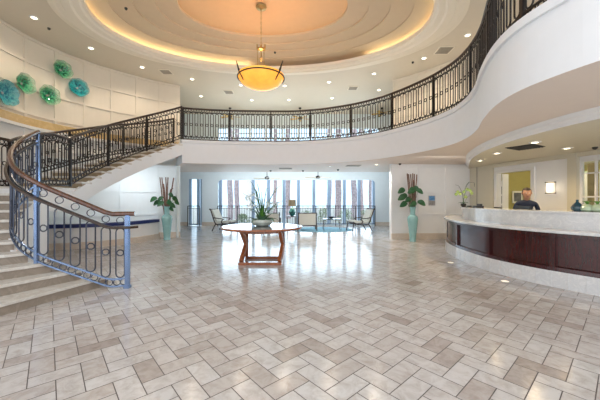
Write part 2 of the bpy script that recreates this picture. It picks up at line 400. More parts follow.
def panel_wall(name, path, z0, z1, vs, hs, m, th=.12, base=None, a=0, b=None, flip=1, sw=.07, kind='structure'):
    "wall along a plan path with raised stiles and rails; visible face on the side of -normal*flip"
    w = MB(); b = path.L if b is None else b
    w.sweep([(p, nn * flip, 0) for p, nn, z in path.frames(a, b)], [(0, z0), (th, z0), (th, z1), (0, z1)])
    for h in hs: w.sweep([(p, nn * flip, 0) for p, nn, z in path.frames(a, b)], [(.01, h - sw / 2), (-.035, h - sw / 2), (-.035, h + sw / 2), (.01, h + sw / 2)])
    for d in vs:
        if a <= d <= b: p = path.at(d); t = path.tan(d); w.box((p.x - path.nor(d).x * flip * .012, p.y - path.nor(d).y * flip * .012, (z0 + z1) / 2), (sw, .045, z1 - z0), math.atan2(t.y, t.x))
    if base:
        w.mi = 1; w.sweep([(p, nn * flip, 0) for p, nn, z in path.frames(a, b)], [(.01, z0), (-.04, z0), (-.04, z0 + base), (.01, z0 + base)])
    return tag(w.build(name, [m, M_stone]), kind=kind)

# left curved wall, upper part panelled, onyx band, plain lower part
s0 = owall.px(24); vcols = [s0 + .78 * k for k in range(-7, 8)]
panel_wall('wall_left', owall, 3.6, ZU, vcols, [ZU - .04, 5.14, 4.43, 3.73], M_wallc)
panel_wall('wall_left_lower', owall, 0, 3.4, vcols, [.95, 1.9, 2.85], M_white, base=.2)
w = MB(); w.sweep([(p, nn, 0) for p, nn, z in owall.frames()], [(.02, 3.38), (-.07, 3.38), (-.07, 3.60), (.02, 3.60)])
tag(w.build('trim_2', M_ylw), kind='structure')
w = MB(); w.sweep([(p, nn, 0) for p, nn, z in owall.frames()], [(.02, 3.30), (-.10, 3.30), (-.10, 3.38), (.02, 3.38)])
tag(w.build('trim_3', M_white), kind='structure')
# right upper wall
s1 = rwall.px(393)
panel_wall('wall_right', rwall, Z2, ZU, [.04 + .82 * k for k in range(10)], [ZU - .04, 5.14, 4.43, 3.73], M_wallc, flip=1)
# wall behind the left vase (ground)
pw = Path([(-7.35, 7.9), (-6.7, 9.0), (-5.6, 9.85), (-4.35, 10.42)])
panel_wall('wall_alcove_left', pw, 0, ZC, [pw.px(157), pw.px(141), pw.px(120), pw.L - .04], [.85, 1.65, ZC - .05], M_pale, base=.2)
w = MB(); w.prism([(-4.35, 10.42), (-6.2, 11.5), (-6.25, 11.35), (-4.42, 10.3)], 0, ZC); tag(w.build('wall_alcove_left_return', M_pale), kind='structure')
# low curved bench wall with navy cushion
lw = Path([(-4.95, 10.05), (-5.02, 9.6), (-5.2, 9.0), (-5.65, 8.3), (-6.3, 7.85), (-7.25, 7.6)])
bw = empty('bench_wall', (-5.2, 9.0, 0), label='low curved white bench wall with navy cushion strip below the stair', cat='bench')
def sweepo(name, path, prof, m, parent=None, a=0, b=None, flip=1, smooth=False):
    q = MB(); q.sweep([(p, nn * flip, 0) for p, nn, z in path.frames(a, b)], prof)
    o = q.build(name, m, parent, smooth=smooth)
    if parent: o.matrix_parent_inverse = Matrix.Translation(-parent.location)
    return o
sweepo('wall_body', lw, [(0, .18), (-.18, .18), (-.18, .58), (0, .58)], M_white, bw)
sweepo('stone_base', lw, [(.03, 0), (-.18, 0), (-.18, .18), (.03, .18)], M_stone, bw)
sweepo('cushion', lw, [(.03, .58), (-.2, .58), (-.2, .68), (.03, .68)], M_seawall, bw)
# ground wall behind the right vase, reception back wall
gw = Path([(3.12, 9.85), (4.5, 9.95), (5.98, 9.98)])
panel_wall('wall_right_lower', gw, 0, ZC, [.05, gw.px(418.5), gw.px(446), gw.px(472)], [.85, 1.62, ZC - .08], M_wallw, base=.2)
w = MB(); w.prism([(3.12, 9.85), (3.2, 9.97), (5.0, 12.75), (5.15, 12.7)], 0, ZC); tag(w.build('wall_right_return', M_pale), kind='structure')
A = Vector((5.93, 8.8, 0)); B = Vector((6.5, 6.2, 0)); D = B - A; NL = Vector((D.y, -D.x, 0)).normalized(); NL = NL if NL.x > 0 else -NL; rzw = math.atan2(D.y, D.x)
def wl(t, off=0, z=0): p = A + D * t + NL * off; return Vector((p.x, p.y, z))
def wseg(mb, t0, t1, z0, z1, off=.06, th=.12):
    c = wl((t0 + t1) / 2, off, (z0 + z1) / 2); mb.box(c, (D.length * (t1 - t0), th, z1 - z0), rzw)
w = MB(); wseg(w, 0, .064, 0, ZS); wseg(w, .064, .446, 2.15, ZS); wseg(w, .446, .86, 0, ZS); wseg(w, .86, 1.7, 0, .95); wseg(w, .86, 1.7, 2.25, ZS); wseg(w, 1.7, 2.3, 0, ZS)
tag(w.build('wall_reception', M_wallw), kind='structure')
w = MB(); wseg(w, 0, 2.3, 2.34, ZS - .002, -.03, .08); tag(w.build('trim_4', M_soffit), kind='structure')
w = MB(); w.box((5.98, 9.36, ZS / 2), (.16, 1.18, ZS)); w.mi = 1; w.box((5.90, 9.55, ZS / 2), (.03, .03, ZS)); tag(w.build('wall_pilaster', [M_soffit, M_vent]), kind='structure')
w = MB(); wseg(w, .785, .855, 0, ZS, -.05, .1); tag(w.build('wall_pilaster_2', M_soffit), kind='structure')
df = empty('door_1', wl(.25), kind='structure')
def pinv(o): o.matrix_parent_inverse = (Matrix.Translation(o.parent.location)).inverted(); return o
w = MB(); wseg(w, .03, .064, 0, 2.23, -.02, .06); wseg(w, .446, .48, 0, 2.23, -.02, .06); wseg(w, .064, .446, 2.15, 2.23, -.02, .06)
pinv(w.build('door_frame', M_white, df))
w = MB(); w.prism([tuple(wl(.07, .12)[:2]), tuple(wl(.085, .12)[:2]), tuple(wl(.085, .32)[:2]), tuple(wl(.07, .32)[:2])], .01, 2.13)
pinv(w.build('door_leaf', M_white, df))
# back office
w = MB(); w.prism([(6.1, 9.9), (10.3, 9.9), (10.3, 10.0), (6.1, 10.0)], 0, ZC - .01); w.prism([(8.9, 2), (9.0, 2), (9.0, 9.9), (8.9, 9.9)], 0, ZC - .01)
tag(w.build('wall_office', M_olive), kind='structure')
# window of the office
wf = empty('window_1', wl(1.2), kind='structure')
w = MB()
for t in (.865, .965, 1.07, 1.17, 1.28, 1.39, 1.5, 1.6, 1.695): wseg(w, t - .006, t + .006, .95, 2.25, .03, .05)
for z in (.97, 1.42, 1.95, 2.23): wseg(w, .86, 1.7, z - .015, z + .015, .03, .05)
pinv(w.build('window_frame', M_wallw, wf))
w = MB(); wseg(w, .865, 1.695, .96, 2.24, .045, .006); pinv(w.build('pane', M_glass, wf))

# back wall (ground + upper) on Y = 15
YB = 15.0
def bx(x): return (x - 300) * YB / F
w = MB()
def bseg(x0, x1, z0, z1, y=YB, th=.2): w.box(((x0 + x1) / 2, y + th / 2, (z0 + z1) / 2), (x1 - x0, th, z1 - z0))
W0, W1 = -4.3, 3.93
bseg(-9, -5.82, 0, 2.87); bseg(-5.82, -5.13, 2.45, 2.87); bseg(-5.13, W0, 0, 2.87); bseg(W0, W1, 2.4, 2.87); bseg(W1, 10.5, 0, 2.87); bseg(W0, W1, 0, .06)
for xx, sgn in ((W0, 1), (W1, -1)):       # rounded top corners of the opening
    pts = [(xx, 2.41), (xx, 2.2)] + [(xx + sgn * .2 * (1 - math.cos(a)), 2.2 + .2 * math.sin(a)) for a in [PI / 2 * i / 6 for i in range(1, 7)]] + [(xx + sgn * .2, 2.41)]
    m_ = len(pts); w.add([(p[0], YB, p[1]) for p in pts] + [(p[0], YB + .2, p[1]) for p in pts], [tuple(range(m_))] + [tuple(range(m_, 2 * m_))] + [(i, (i + 1) % m_, m_ + (i + 1) % m_, m_ + i) for i in range(m_)])
for z in (1.0, 1.7, 2.35): w.box(((-5.13 + W0) / 2, YB - .005, z), (W0 + 5.13, .03, .03)); w.box(((W1 + 5.5) / 2, YB - .005, z), (5.5 - W1, .03, .03))
w.mi = 1; w.box(((-5.13 + W0) / 2, YB - .02, .1), (W0 + 5.13, .05, .2)); w.box(((W1 + 5.5) / 2, YB - .02, .1), (5.5 - W1, .05, .2)); w.box((-7.4, YB - .02, .1), (3.1, .05, .2))
tag(w.build('wall_back', [M_pale, M_stone]), kind='structure')
w = MB(); w.box((-9.05, 7.9, ZU / 2), (.1, 14.4, ZU)); tag(w.build('wall_far_left', M_pale), kind='structure')
w = MB(); w.box((10.55, 8, ZU / 2), (.1, 14.4, ZU)); tag(w.build('wall_far_right', M_white), kind='structure')
# upper back wall with windows
w = MB(); U0, U1 = -4.4, 4.2
bseg(-9, U0, Z2, ZU); bseg(U0, U1, 5.15, ZU); bseg(U1, 10.5, Z2, ZU); bseg(U0, U1, Z2, 3.7)
tag(w.build('wall_back_upper', M_pale), kind='structure')
def mkwindow(nm, x0, x1, z0, z1, xs, zs, m, fw=.16):
    e = empty(nm, ((x0 + x1) / 2, YB + .12, z0), kind='structure')
    q = MB()
    for x in xs: q.box((x, YB + .1, (z0 + z1) / 2), (fw, .14, z1 - z0))
    for z in zs: q.box(((x0 + x1) / 2, YB + .1, z), (x1 - x0, .06, .05))
    pinv(q.build('window_frame', m, e))
    q = MB(); q.box(((x0 + x1) / 2, YB + .14, (z0 + z1) / 2), (x1 - x0, .01, z1 - z0)); pinv(q.build('pane', M_glass, e))
mkwindow('window_2', W0, W1, .06, 2.4, [-4.18, -2.46, -1.65, -.84, -.08, .73, 1.52, 2.33, 3.1, 3.88], [.09], M_mull)
mkwindow('window_3', -5.82, -5.13, .02, 2.45, [-5.78, -5.35, -5.17], [.06], M_mull, .12)
mkwindow('window_4', U0, U1, 3.7, 5.15, [U0 + .06 + .853 * k for k in range(11)], [3.75, 4.62, 4.85, 5.12], M_pale, .10)

# ------------------------------------------------------------------ outside
for i, (x, Y, r, h, lab) in enumerate([(230, 20, 0.170, 9.5, 'leaning twin palm trunk outside the left end of the window wall'), (237, 21.5, 0.162, 9.5, 'second trunk of the palm pair outside the left window'), (288, 23, 0.187, 9.5, 'palm trunk outside directly behind the tan table lamp'), (275, 27, 0.153, 9.5, 'thin distant palm trunk seen above the flower arrangement'),
      (329, 20, 0.145, 9.5, 'slim palm trunk outside just left of the shaggy one'), (338, 21, 0.204, 9.5, 'shaggy palm trunk outside above the small glass table'), (354, 20, 0.178, 9.5, 'palm trunk outside above the right lounge chair seat'), (361, 24, 0.170, 9.5, 'palm trunk outside behind the right lounge chair'), (371, 20, 0.119, 9.5, 'rightmost thin palm trunk near the edge of the window')]):
    X = (x - 300) * Y / F; e = empty('palm_tree', (X, Y, -.15), label=lab, cat='palm tree', group='palms outside the windows')
    b = MB(); b.tube([(.04 * math.sin(k + i), 0, k * h / 14) for k in range(15)], [r * (1.15 - .02 * k + .06 * (k % 2)) for k in range(15)], 10); b.build('trunk', M_bark, e)
    b = MB()
    for k in range(16):
        a = 2 * PI * k / 16; b.blade((0, 0, h), (1.9 * math.cos(a), 1.9 * math.sin(a), h + .7), .35, 1.6, shape='leaf')
    b.build('crown', M_leaf3, e)
for i, (x, Y, w_, h) in enumerate([(307, 18.2, 1.1, .75), (324, 18.6, 1.0, .9), (345, 18.0, 1.2, .85), (366, 18.5, 1.0, .8), (262, 19, 1.1, .6), (243, 19.4, .9, .5)]):
    X = (x - 300) * Y / F; b = MB()
    for k in range(220):
        a = random.random() * 2 * PI; rr = math.sqrt(random.random()); z = random.random()
        c = Vector((rr * w_ / 2 * math.cos(a) * (1.1 - z * .5), rr * w_ / 2.4 * math.sin(a), z * h)); d = Vector((random.uniform(-1, 1), random.uniform(-1, 1), random.uniform(.1, 1))).normalized() * .16
        b.blade(c, c + d, .07, .03, n=2)
    o = b.build('shrub', M_hedge); o.location = (X, Y, -.15)
    tag(o, ['leafy shrub outside just right of the pale armchair', 'leafy shrub outside behind the glass coffee table', 'wide shrub outside left of the right lounge chair', 'rightmost shrub outside behind the right lounge chair', 'low shrub outside behind the table flowers', 'low shrub outside left of the flower arrangement'][i], 'shrub', 'shrubs outside the windows')
b = MB(); b.box((0, 0, 3), (1.3, 1.3, 6)); b.box((0, 0, 6.3), (.8, .8, .7)); b.lathe([(.3, 6.6), (.05, 7.6)], n=10)
o = b.build('distant_tower', mat('hazy_stone', (.75, .75, .76), .8)); o.location = (-9.9, 58, -.15); tag(o, 'pale distant tower outside left of the flower arrangement', 'building')

# ------------------------------------------------------------------ railings
def ringpts(P, s, z, r, n=10): return [(P.at(s + r * math.cos(2 * PI * k / n)).xy.to_3d() + Vector((0, 0, z + r * math.sin(2 * PI * k / n)))) for k in range(n)]
def railing(name, P, a, b, label, posts, height=1.07, low=.14, band=.13, nb=8, m_iron=M_iron, m_post=M_iron, m_hand=M_dkwood, hand_r=.032, ow=.10, br=.0115, group=None, cat='railing', ringband=True, ext=None):
    root = empty(name, P.at(a), label=label, cat=cat, group=group)
    def bd(mb, nm, m, smooth=False, kind=None):
        o = pinv(mb.build(nm, m, root, smooth=smooth))
        if kind: o['kind'] = kind
        return o
    ss = P.samples(a, b, .1); L = lambda z: [P.at(s) + Vector((0, 0, z)) for s in ss]
    q = MB(); q.tube(([P.at(a - ext) + Vector((0, 0, height))] if ext else []) + L(height), hand_r, 8); bd(q, 'handrail', m_hand, True)
    for z, nm in ((height - band, 'upper_rail'), (low, 'lower_rail'), (.04, 'bottom_rail')):
        q = MB(); q.sweep([(P.at(s), P.nor(s), P.at(s).z) for s in ss], [(-.012, z - .012), (.012, z - .012), (.012, z + .012), (-.012, z + .012)]); bd(q, nm, m_post if nm != 'upper_rail' else m_iron)
    for s in posts:
        p = P.at(s); t = P.tan(s); q = MB(); q.box((p.x, p.y, p.z + height / 2 - .01), (.045, .045, height - .02), math.atan2(t.y, t.x)); bd(q, 'post', m_post)
    edges = sorted(set([a] + [s for s in posts if a < s < b] + [b]))
    rings = MB(); count = 0; rest = MB()
    for s0_, s1_ in zip(edges, edges[1:]):
        m_ = max(1, round((s1_ - s0_) / .178))
        for k in range(m_):
            s = s0_ + (s1_ - s0_) * (k + .5) / m_; zb = P.at(s).z; z0 = low + .02; z1 = height - band - .02; hw = min(ow, (s1_ - s0_) / m_ * .62) / 2
            loop = []
            for j in range(7): aa = PI * j / 6; loop.append((hw * math.cos(aa), z1 - hw + hw * math.sin(aa)))
            for j in range(7): aa = PI + PI * j / 6; loop.append((hw * math.cos(aa), z0 + hw + hw * math.sin(aa)))
            q = MB(); q.tube([P.at(s + u).xy.to_3d() + Vector((0, 0, zb + z)) for u, z in loop], br, 5, closed=True)
            q.tube(ringpts(P, s, zb + (z0 + z1) / 2, hw * .8), br * .9, 5, closed=True)
            count += 1
            if count <= 95: bd(q, 'baluster', m_iron)
            else: rest.add(q.v, q.f)
            if ringband:
                for zc, rr in ((height - band / 2, band * (.33 if band < .18 else .25)), (low / 2 + .025, (low - .06) * .5)):
                    for h in ((0,) if rr > .045 else (-.045, .045)):
                        rings.tube(ringpts(P, s + h, P.at(s + h).z + zc, max(.018, rr)), br * .75, 4, closed=True)
    if rest.v: bd(rest, 'baluster', m_iron, kind='stuff')
    if ringband: bd(rings, 'ring_band', m_iron, kind='stuff')
    return root
# balcony railing, inset from the nosing
bal = Path([(edge.at(d) + edge.nor(d) * .09).xy.to_3d() + Vector((0, 0, Z2)) for d in edge.samples(step=.45)], 6)
pps = [.02, bal.px(229), bal.px(270), bal.px(310), bal.px(350), bal.px(392), bal.px(433), bal.px(470)]
s = pps[-1]
while s + 1.3 < bal.L: s += 1.3; pps.append(s)
railing('balcony_railing', bal, 0, bal.L, 'long curved dark iron balcony railing along the edge of the upper floor', pps, height=1.09, low=.13, band=.12)
# stair curves (inner side): lower flight then landing then upper flight
ZL = 1.62
inn = Path([(-2.65, 4.40, 0), (-3.12, 4.24, .0), (-3.42, 4.13, .31), (-3.71, 4.06, .47), (-4.1, 4.15, .66), (-4.5, 4.45, .90), (-4.85, 4.93, 1.19), (-5.05, 5.45, 1.48), (-5.12, 5.8, 1.62), (-5.14, 6.35, 1.62), (-5.14, 6.5, 1.66)])
n_low = 11; rise = ZL / n_low
sA = .50; sB = (Path(inn.p).L)
# exact arc-length samples for the risers
s_first = .55; s_land = inn.L - .75
ri = [s_first + (s_land - s_first) * k / (n_low - 1) for k in range(n_low)]
def base_z(s):
    return max(0, min(ZL, (s - .26) / (s_land - .26) * ZL + .01))
innz = Path([(p.x, p.y, base_z(inn.s[i])) for i, p in enumerate(inn.p) if i % 2 == 0 or i == len(inn.p) - 1], 2)
stair = empty('staircase', (-4.2, 4.3, 0), label='curved marble staircase rising from the lobby floor to the balcony at left', cat='staircase')
dir0, dir1 = 250.5, 184.0
def step(poly, z0, z1):
    b = MB(); b.mi = 1; b.prism(poly, z0, z1 - .035); b.mi = 0
    c = Vector((sum(p[0] for p in poly) / len(poly), sum(p[1] for p in poly) / len(poly)))
    b.prism(poly, z1 - .035, z1); return b
outl = []
inp = []
for k in range(n_low + 1):
    s = ri[min(k, n_low - 1)]; p = inn.at(s); a = math.radians(dir0 + (dir1 - dir0) * (min(k, n_low - 1) / (n_low - 1)) ** .9)
    wd = 1.95 - .4 * (min(k, n_low - 1) / (n_low - 1))
    ov = (.36, .26, .16, .08)[k] if k < 4 else .02; inp.append(Vector((p.x - ov * math.cos(a), p.y - ov * math.sin(a)))); outl.append(Vector((p.x + wd * math.cos(a), p.y + wd * math.sin(a))))
for k in range(n_low - 1):
    a_, b_, c_, d_ = inp[k], outl[k], outl[k + 1], inp[k + 1]
    fw = (a_ - d_).normalized() * .03; fo = (b_ - c_).normalized() * .03
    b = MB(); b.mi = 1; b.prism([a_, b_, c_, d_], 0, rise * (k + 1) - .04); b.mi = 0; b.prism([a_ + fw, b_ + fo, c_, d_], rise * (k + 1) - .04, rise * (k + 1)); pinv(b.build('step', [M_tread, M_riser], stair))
upin = Path([(-5.14, 6.45), (-5.17, 7.2), (-5.05, 8.0), (-4.72, 8.85), (-4.28, 9.38), (-3.95, 9.62)])
OW = 1.4; su = .30
upl = lambda s: (upin.at(s) + upin.nor(s) * OW)
land = [inp[-1], outl[-1], Vector(upl(0)[:2]), Vector(upin.at(0)[:2])]
mid = [Vector(inn.at(s_land + (inn.L - s_land) * t)[:2]) for t in (.66, .33)]
lp = [land[0], land[1], land[2], Vector(upl(su)[:2]), Vector(upin.at(su)[:2]), land[3]] + mid
b = MB(); b.prism(lp, ZL - .04, ZL); b.mi = 1; b.prism(lp, ZL - .3, ZL - .04)
pinv(b.build('landing', [M_tread, M_white], stair))
n_up = 11; rise2 = (Z2 - ZL) / n_up; su = .30; run = (upin.L - su) / (n_up - 1)
for k in range(n_up - 1):
    sa, sb = su + run * k, su + run * (k + 1); z = ZL + rise2 * (k + 1)
    if k == n_up - 1: z -= .004
    def q4(s, o): p = upin.at(s) + upin.nor(s) * o; return (p.x, p.y)
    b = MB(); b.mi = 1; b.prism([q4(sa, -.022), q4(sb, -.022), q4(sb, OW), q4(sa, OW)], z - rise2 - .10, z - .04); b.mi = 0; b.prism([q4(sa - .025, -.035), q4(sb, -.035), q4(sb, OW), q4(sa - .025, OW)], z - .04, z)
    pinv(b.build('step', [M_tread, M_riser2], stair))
def zup(s): return ZL + (Z2 - ZL) * s / upin.L
def strip(off0, off1, top, bot):
    b = MB(); fr = []
    for s in upin.samples(0, upin.L, .12):
        p = upin.at(s); nn = upin.nor(s); z = zup(s); fr.append((p, nn, z))
    b.sweep(fr, [(off0, bot), (off1, bot), (off1, top), (off0, top)]); return b
b = strip(-.03, .05, -.10, -.50); b2 = strip(OW - .04, OW + .03, .02, -.46); b.add(b2.v, b2.f)
b3 = strip(-.0, OW, -.44, -.50); b.add(b3.v, b3.f); b.m = [0] * len(b.f)
# landing and lower flight fascia
fr = [(innz.at(s), innz.nor(s), innz.at(s).z) for s in innz.samples(s_land, innz.L, .1)]
b.sweep(fr, [(-.02, -.50), (.05, -.50), (.05, -.04), (-.02, -.04)]); 
fr = [(innz.at(s), innz.nor(s), 0) for s in innz.samples(s_first + .9, s_land, .1)]
o0 = len(b.v)
for p, nn, z in fr:
    for a_, z_ in ((-.04, 0), (.02, 0), (.02, max(.02, p.z - .14)), (-.04, max(.02, p.z - .14))): b.v.append(Vector((p.x - nn.x * 0 + nn.x * a_, p.y + nn.y * a_, z_)))
for i in range(len(fr) - 1):
    for k in range(4): b.f.append([o0 + i * 4 + k, o0 + i * 4 + (k + 1) % 4, o0 + i * 4 + 4 + (k + 1) % 4, o0 + i * 4 + 4 + k]); b.m.append(0)
pinv(b.build('stringer', M_fascia, stair))
# lower railing
s37 = innz.px(36.5, .6, 2.2)
low = railing('stair_railing', innz, 0, innz.L - .93, 'curved stair railing with brown wooden handrail and daylight-tinted metal newel post beside the lowest steps', [.0, s37, innz.L - .95], height=1.14, low=.15, band=.20, m_iron=mat('satin_iron', (.06, .07, .10), .3, .6, var=.1), m_post=M_skytint, m_hand=M_rail, hand_r=.036, ow=.115, br=.010, ext=.10)  # posts, lower rails and ironwork carry reflected blue daylight as tint
# second thin wooden rail below the handrail
q = MB(); ss = innz.samples(-.13, innz.L - .93, .1); q.tube([innz.at(s) + innz.nor(s) * .05 + Vector((0, 0, .93)) for s in ss], .02, 8); pinv(q.build('grab_rail', M_dkwood, low, smooth=True))
q = MB(); p = innz.at(0); q.box((p.x, p.y, .55), (.055, .055, 1.10)); q.box((p.x, p.y, .02), (.08, .08, .04)); pinv(q.build('newel_post', M_skytint, low))
_e = innz.at(innz.L - .93)
upr = Path([(_e.x, _e.y, _e.z), tuple(innz.at(innz.L - .6)), (-5.12, 6.15, ZL)] + [(p.x + upin.nor(upin.s[i]).x * .03, p.y + upin.nor(upin.s[i]).y * .03, zup(upin.s[i]) + .03) for i, p in enumerate(upin.p) if i % 7 == 0], 7)
railing('stair_railing', upr, 0, upr.L, 'inner dark iron railing of the upper stair flight, ending at the balcony corner', [.03, upr.px(70, .8), upr.px(108, 0), upr.px(146.5, 0), upr.L - .02], height=1.09, low=.14, band=.13)
upo = Path([tuple((upin.at(s) + upin.nor(s) * (OW - .04)).xy) + (zup(s) + .03,) for s in upin.samples(0, upin.L, .3)], 6)
railing('stair_railing', upo, 0, upo.L, 'outer dark iron railing on the far side of the upper stair flight', [.03, upo.L * .33, upo.L * .66, upo.L - .02], height=1.0, low=.14, band=.13)
lo = [Vector((p.x, p.y, rise * (k + 1))) for k, p in enumerate(outl[:-1])]
lo.append(Vector((*upl(0)[:2], ZL)))
lou = Path([tuple(p + Vector((.03, .03, 0))) for p in lo], 6)
railing('stair_railing', lou, 0, lou.L, 'outer iron railing of the landing glimpsed at the left edge', [.03, lou.L * .5, lou.L - .9], height=1.07, low=.14, band=.13)

# railings in front of the windows
def straight_rail(x0, x1, y, lab, nb):
    e = empty('window_railing', (x0, y, 0), label=lab, cat='railing')
    for z, nm in ((1.04, 'top_rail'), (.93, 'upper_rail'), (.12, 'bottom_rail')):
        q = MB(); q.bar((x0, y, z), (x1, y, z), .035, .035 if z > 1 else .02); pinv(q.build(nm, M_iron, e))
    k = int((x1 - x0) / 1.15) + 1
    for i in range(k + 1):
        q = MB(); q.box((x0 + (x1 - x0) * i / k, y, .52), (.035, .035, 1.04)); pinv(q.build('post', M_iron, e))
    m_ = min(95, int((x1 - x0) / nb))
    for i in range(m_):
        x = x0 + (x1 - x0) * (i + .5) / m_; q = MB(); q.tube([(x, y, .12), (x, y, .93)], .007, 5)
        if i % 2: q.tube([(x + .035 * math.cos(a), y, .98 + .035 * math.sin(a)) for a in [2 * PI * t / 8 for t in range(8)]], .005, 4, closed=True)
        pinv(q.build('baluster', M_iron, e))
straight_rail(W0 + .05, W1 - .05, 14.82, 'low dark iron railing running in front of the wide window wall', .13)
straight_rail(bx(190), bx(201.5), 14.7, 'short dark iron railing before the narrow window at left', .16)

# ------------------------------------------------------------------ ceiling fittings
def downlight(x, y, z, lab, grp, r=.075, power=22, col=(1, .84, .64), spot=2.4):
    p = at_z(x, y, z); e = empty('downlight', p, label=lab, cat='ceiling light', group=grp)
    q = MB(); q.lathe([(r * .75, -.002), (r * .8, -.016), (r * 1.25, -.012), (r * 1.3, 0)], n=18, cap=False); q.build('trim_ring', M_white, e)
    q = MB(); q.lathe([(0.001, -.008), (r * .76, -.006)], n=18, cap=False); q.build('lens', M_lamp, e)
    l = bpy.data.lights.new('downlight_lamp', 'SPOT'); l.energy = power; l.color = col; l.spot_size = spot; l.spot_blend = .8; l.shadow_soft_size = .06
    o = bpy.data.objects.new('downlight_lamp', l); COL.objects.link(o); o.location = p - Vector((0, 0, .04))
UP = [(34, 17.5, 'recessed ceiling light nearest the upper left corner'), (91, 48, 'recessed ceiling light above the topmost green glass plate wall, second from left'), (142, 67, 'recessed ceiling light above the middle of the upper stair flight'),
      (192, 79, 'recessed ceiling light left of the chandelier beside the square vent'), (201, 96, 'dim small ceiling light just above the balcony rail at the stair top'), (240.7, 85, 'ceiling light just left of the chandelier bowl'), (251.7, 100, 'ceiling light close above the balcony rail below left of the chandelier'),
      (284.7, 85.7, 'ceiling light just right of the chandelier bowl'), (289, 99.7, 'ceiling light close above the balcony rail below right of the chandelier'), (329, 82, 'ceiling light between the chandelier and the right vent'), (332, 98, 'small ceiling light close above the rail right of centre'),
      (374, 73.5, 'bright ceiling light left of the right panelled upper wall'), (379, 90, 'small ceiling light above the rail beside the right panelled wall corner'), (424, 58, 'ceiling light above the right panelled upper wall'), (467.7, 35, 'ceiling light at far right beside the climbing balcony rail')]
for x, y, lab in UP: downlight(x, y, ZU, lab, 'recessed lights in the upper ceiling', power=62)
LO = [(480, 160.5, ZS, 'reception soffit light at the far left end above the orchid'), (497, 153, ZS, 'reception soffit light left of the dark vent'), (535, 142, ZS, 'reception soffit light just in front of the dark vent'), (567, 148, ZS, 'reception soffit light above the wall sconce'),
      (330, 166.4, ZC, 'small light in the hall ceiling under the balcony at centre'), (376.5, 164.3, ZC, 'small light in the hall ceiling right of the windows')]
for x, y, z, lab in LO: downlight(x, y, z, lab, 'recessed lights in the lower ceilings', power=(60 if z < 2.5 else 110), col=((1, .74, .40) if z < 2.5 else (1, .93, .85)))
for x, y, w_, lab in [(166, 71.7, .36, 'square ceiling vent above the stair flight'), (228.7, 92, .36, 'square ceiling vent left of the chandelier'), (353, 88, .36, 'square ceiling vent right of the chandelier'), (444, 50, .42, 'square ceiling vent near the right climbing rail')]:
    p = at_z(x, y, ZU); e = empty('ceiling_vent', p, label=lab, cat='vent', group='upper ceiling vents')
    q = MB(); [q.box((0, (i - 3) * w_ / 7, -.012), (w_, w_ / 12, .012)) for i in range(7)]; q.build('slat', M_vent, e)['kind'] = 'stuff'
    q = MB(); [q.bar(Vector(a) * w_ / 2 + Vector((0, 0, -.01)), Vector(b_) * w_ / 2 + Vector((0, 0, -.01)), .03, .02) for a, b_ in (((-1, -1, 0), (1, -1, 0)), ((1, -1, 0), (1, 1, 0)), ((1, 1, 0), (-1, 1, 0)), ((-1, 1, 0), (-1, -1, 0)))]; q.build('frame', M_mould, e)
p = at_z(525, 147, ZS); e = empty('ceiling_vent', p, .5, label='large dark louvred vent in the reception soffit', cat='vent')
q = MB(); [q.box((0, (i - 4) * .05, -.012), (.5, .025, .02)) for i in range(9)]; q.build('slat', M_ventd, e); q = MB(); q.box((0, 0, -.004), (.54, .48, .008)); q.build('backing', M_ventd, e)
for x, y, z, lab in [(49, 28, ZU, 'small dark sprinkler between the two left ceiling lights'), (412.7, 62, ZU, 'small dark sprinkler over the right panelled wall'), (275, 52, 6.07, 'small dark sprinkler on the dome beside the chandelier rods'), (126, 8, 6.075, 'small dark sprinkler inside the dome at upper left'),
      (270.6, 170.4, ZC, 'dark detector under the balcony left of centre'), (303, 170.4, ZC, 'dark detector under the balcony at centre'), (338, 169.4, ZC, 'dark detector under the balcony right of centre'), (400, 163.5, ZC, 'dark detector above the right tall vase'), (539, 159.5, ZS, 'dark dome camera at the reception soffit edge'), (595, 147, ZS, 'dark dome camera above the office window')]:
    q = MB(); r = .035 if z > 3 else .045; q.lathe([(r, 0), (r, -.02), (r * .7, -.045), (r * .2, -.055)], n=12); o = q.build('sprinkler' if z > 3 else 'ceiling_detector', M_ventd, smooth=True); o.location = at_z(x, y, z); tag(o, lab, 'sprinkler' if z > 3 else 'detector', 'small dark ceiling fittings')
for x, y, lab in [(285.6, 168.4, 'flat vent under the balcony left of centre'), (353.3, 165.5, 'flat vent under the balcony right of centre')]:
    q = MB(); [q.box((0, (i - 2) * .09, -.01), (.5, .05, .012)) for i in range(5)]; o = q.build('ceiling_vent', M_vent); o.location = at_z(x, y, ZC); tag(o, lab, 'vent', 'vents under the balcony')
for x, y, lab in [(450.7, 262.8, 'round white light set in the floor, farther from the desk plinth corner'), (505, 281.5, 'round white light set in the floor, nearest the camera by the desk')]:
    p = fl(x, y); e = empty('floor_light', p, label=lab, cat='floor light', group='floor lights along the desk')
    q = MB(); q.lathe([(.055, 0), (.055, .006), (.07, .006), (.075, 0)], n=20, cap=False); q.build('trim_ring', M_metal, e); q = MB(); q.lathe([(.001, .005), (.056, .005)], n=20, cap=False); q.build('lens', M_sconce, e)

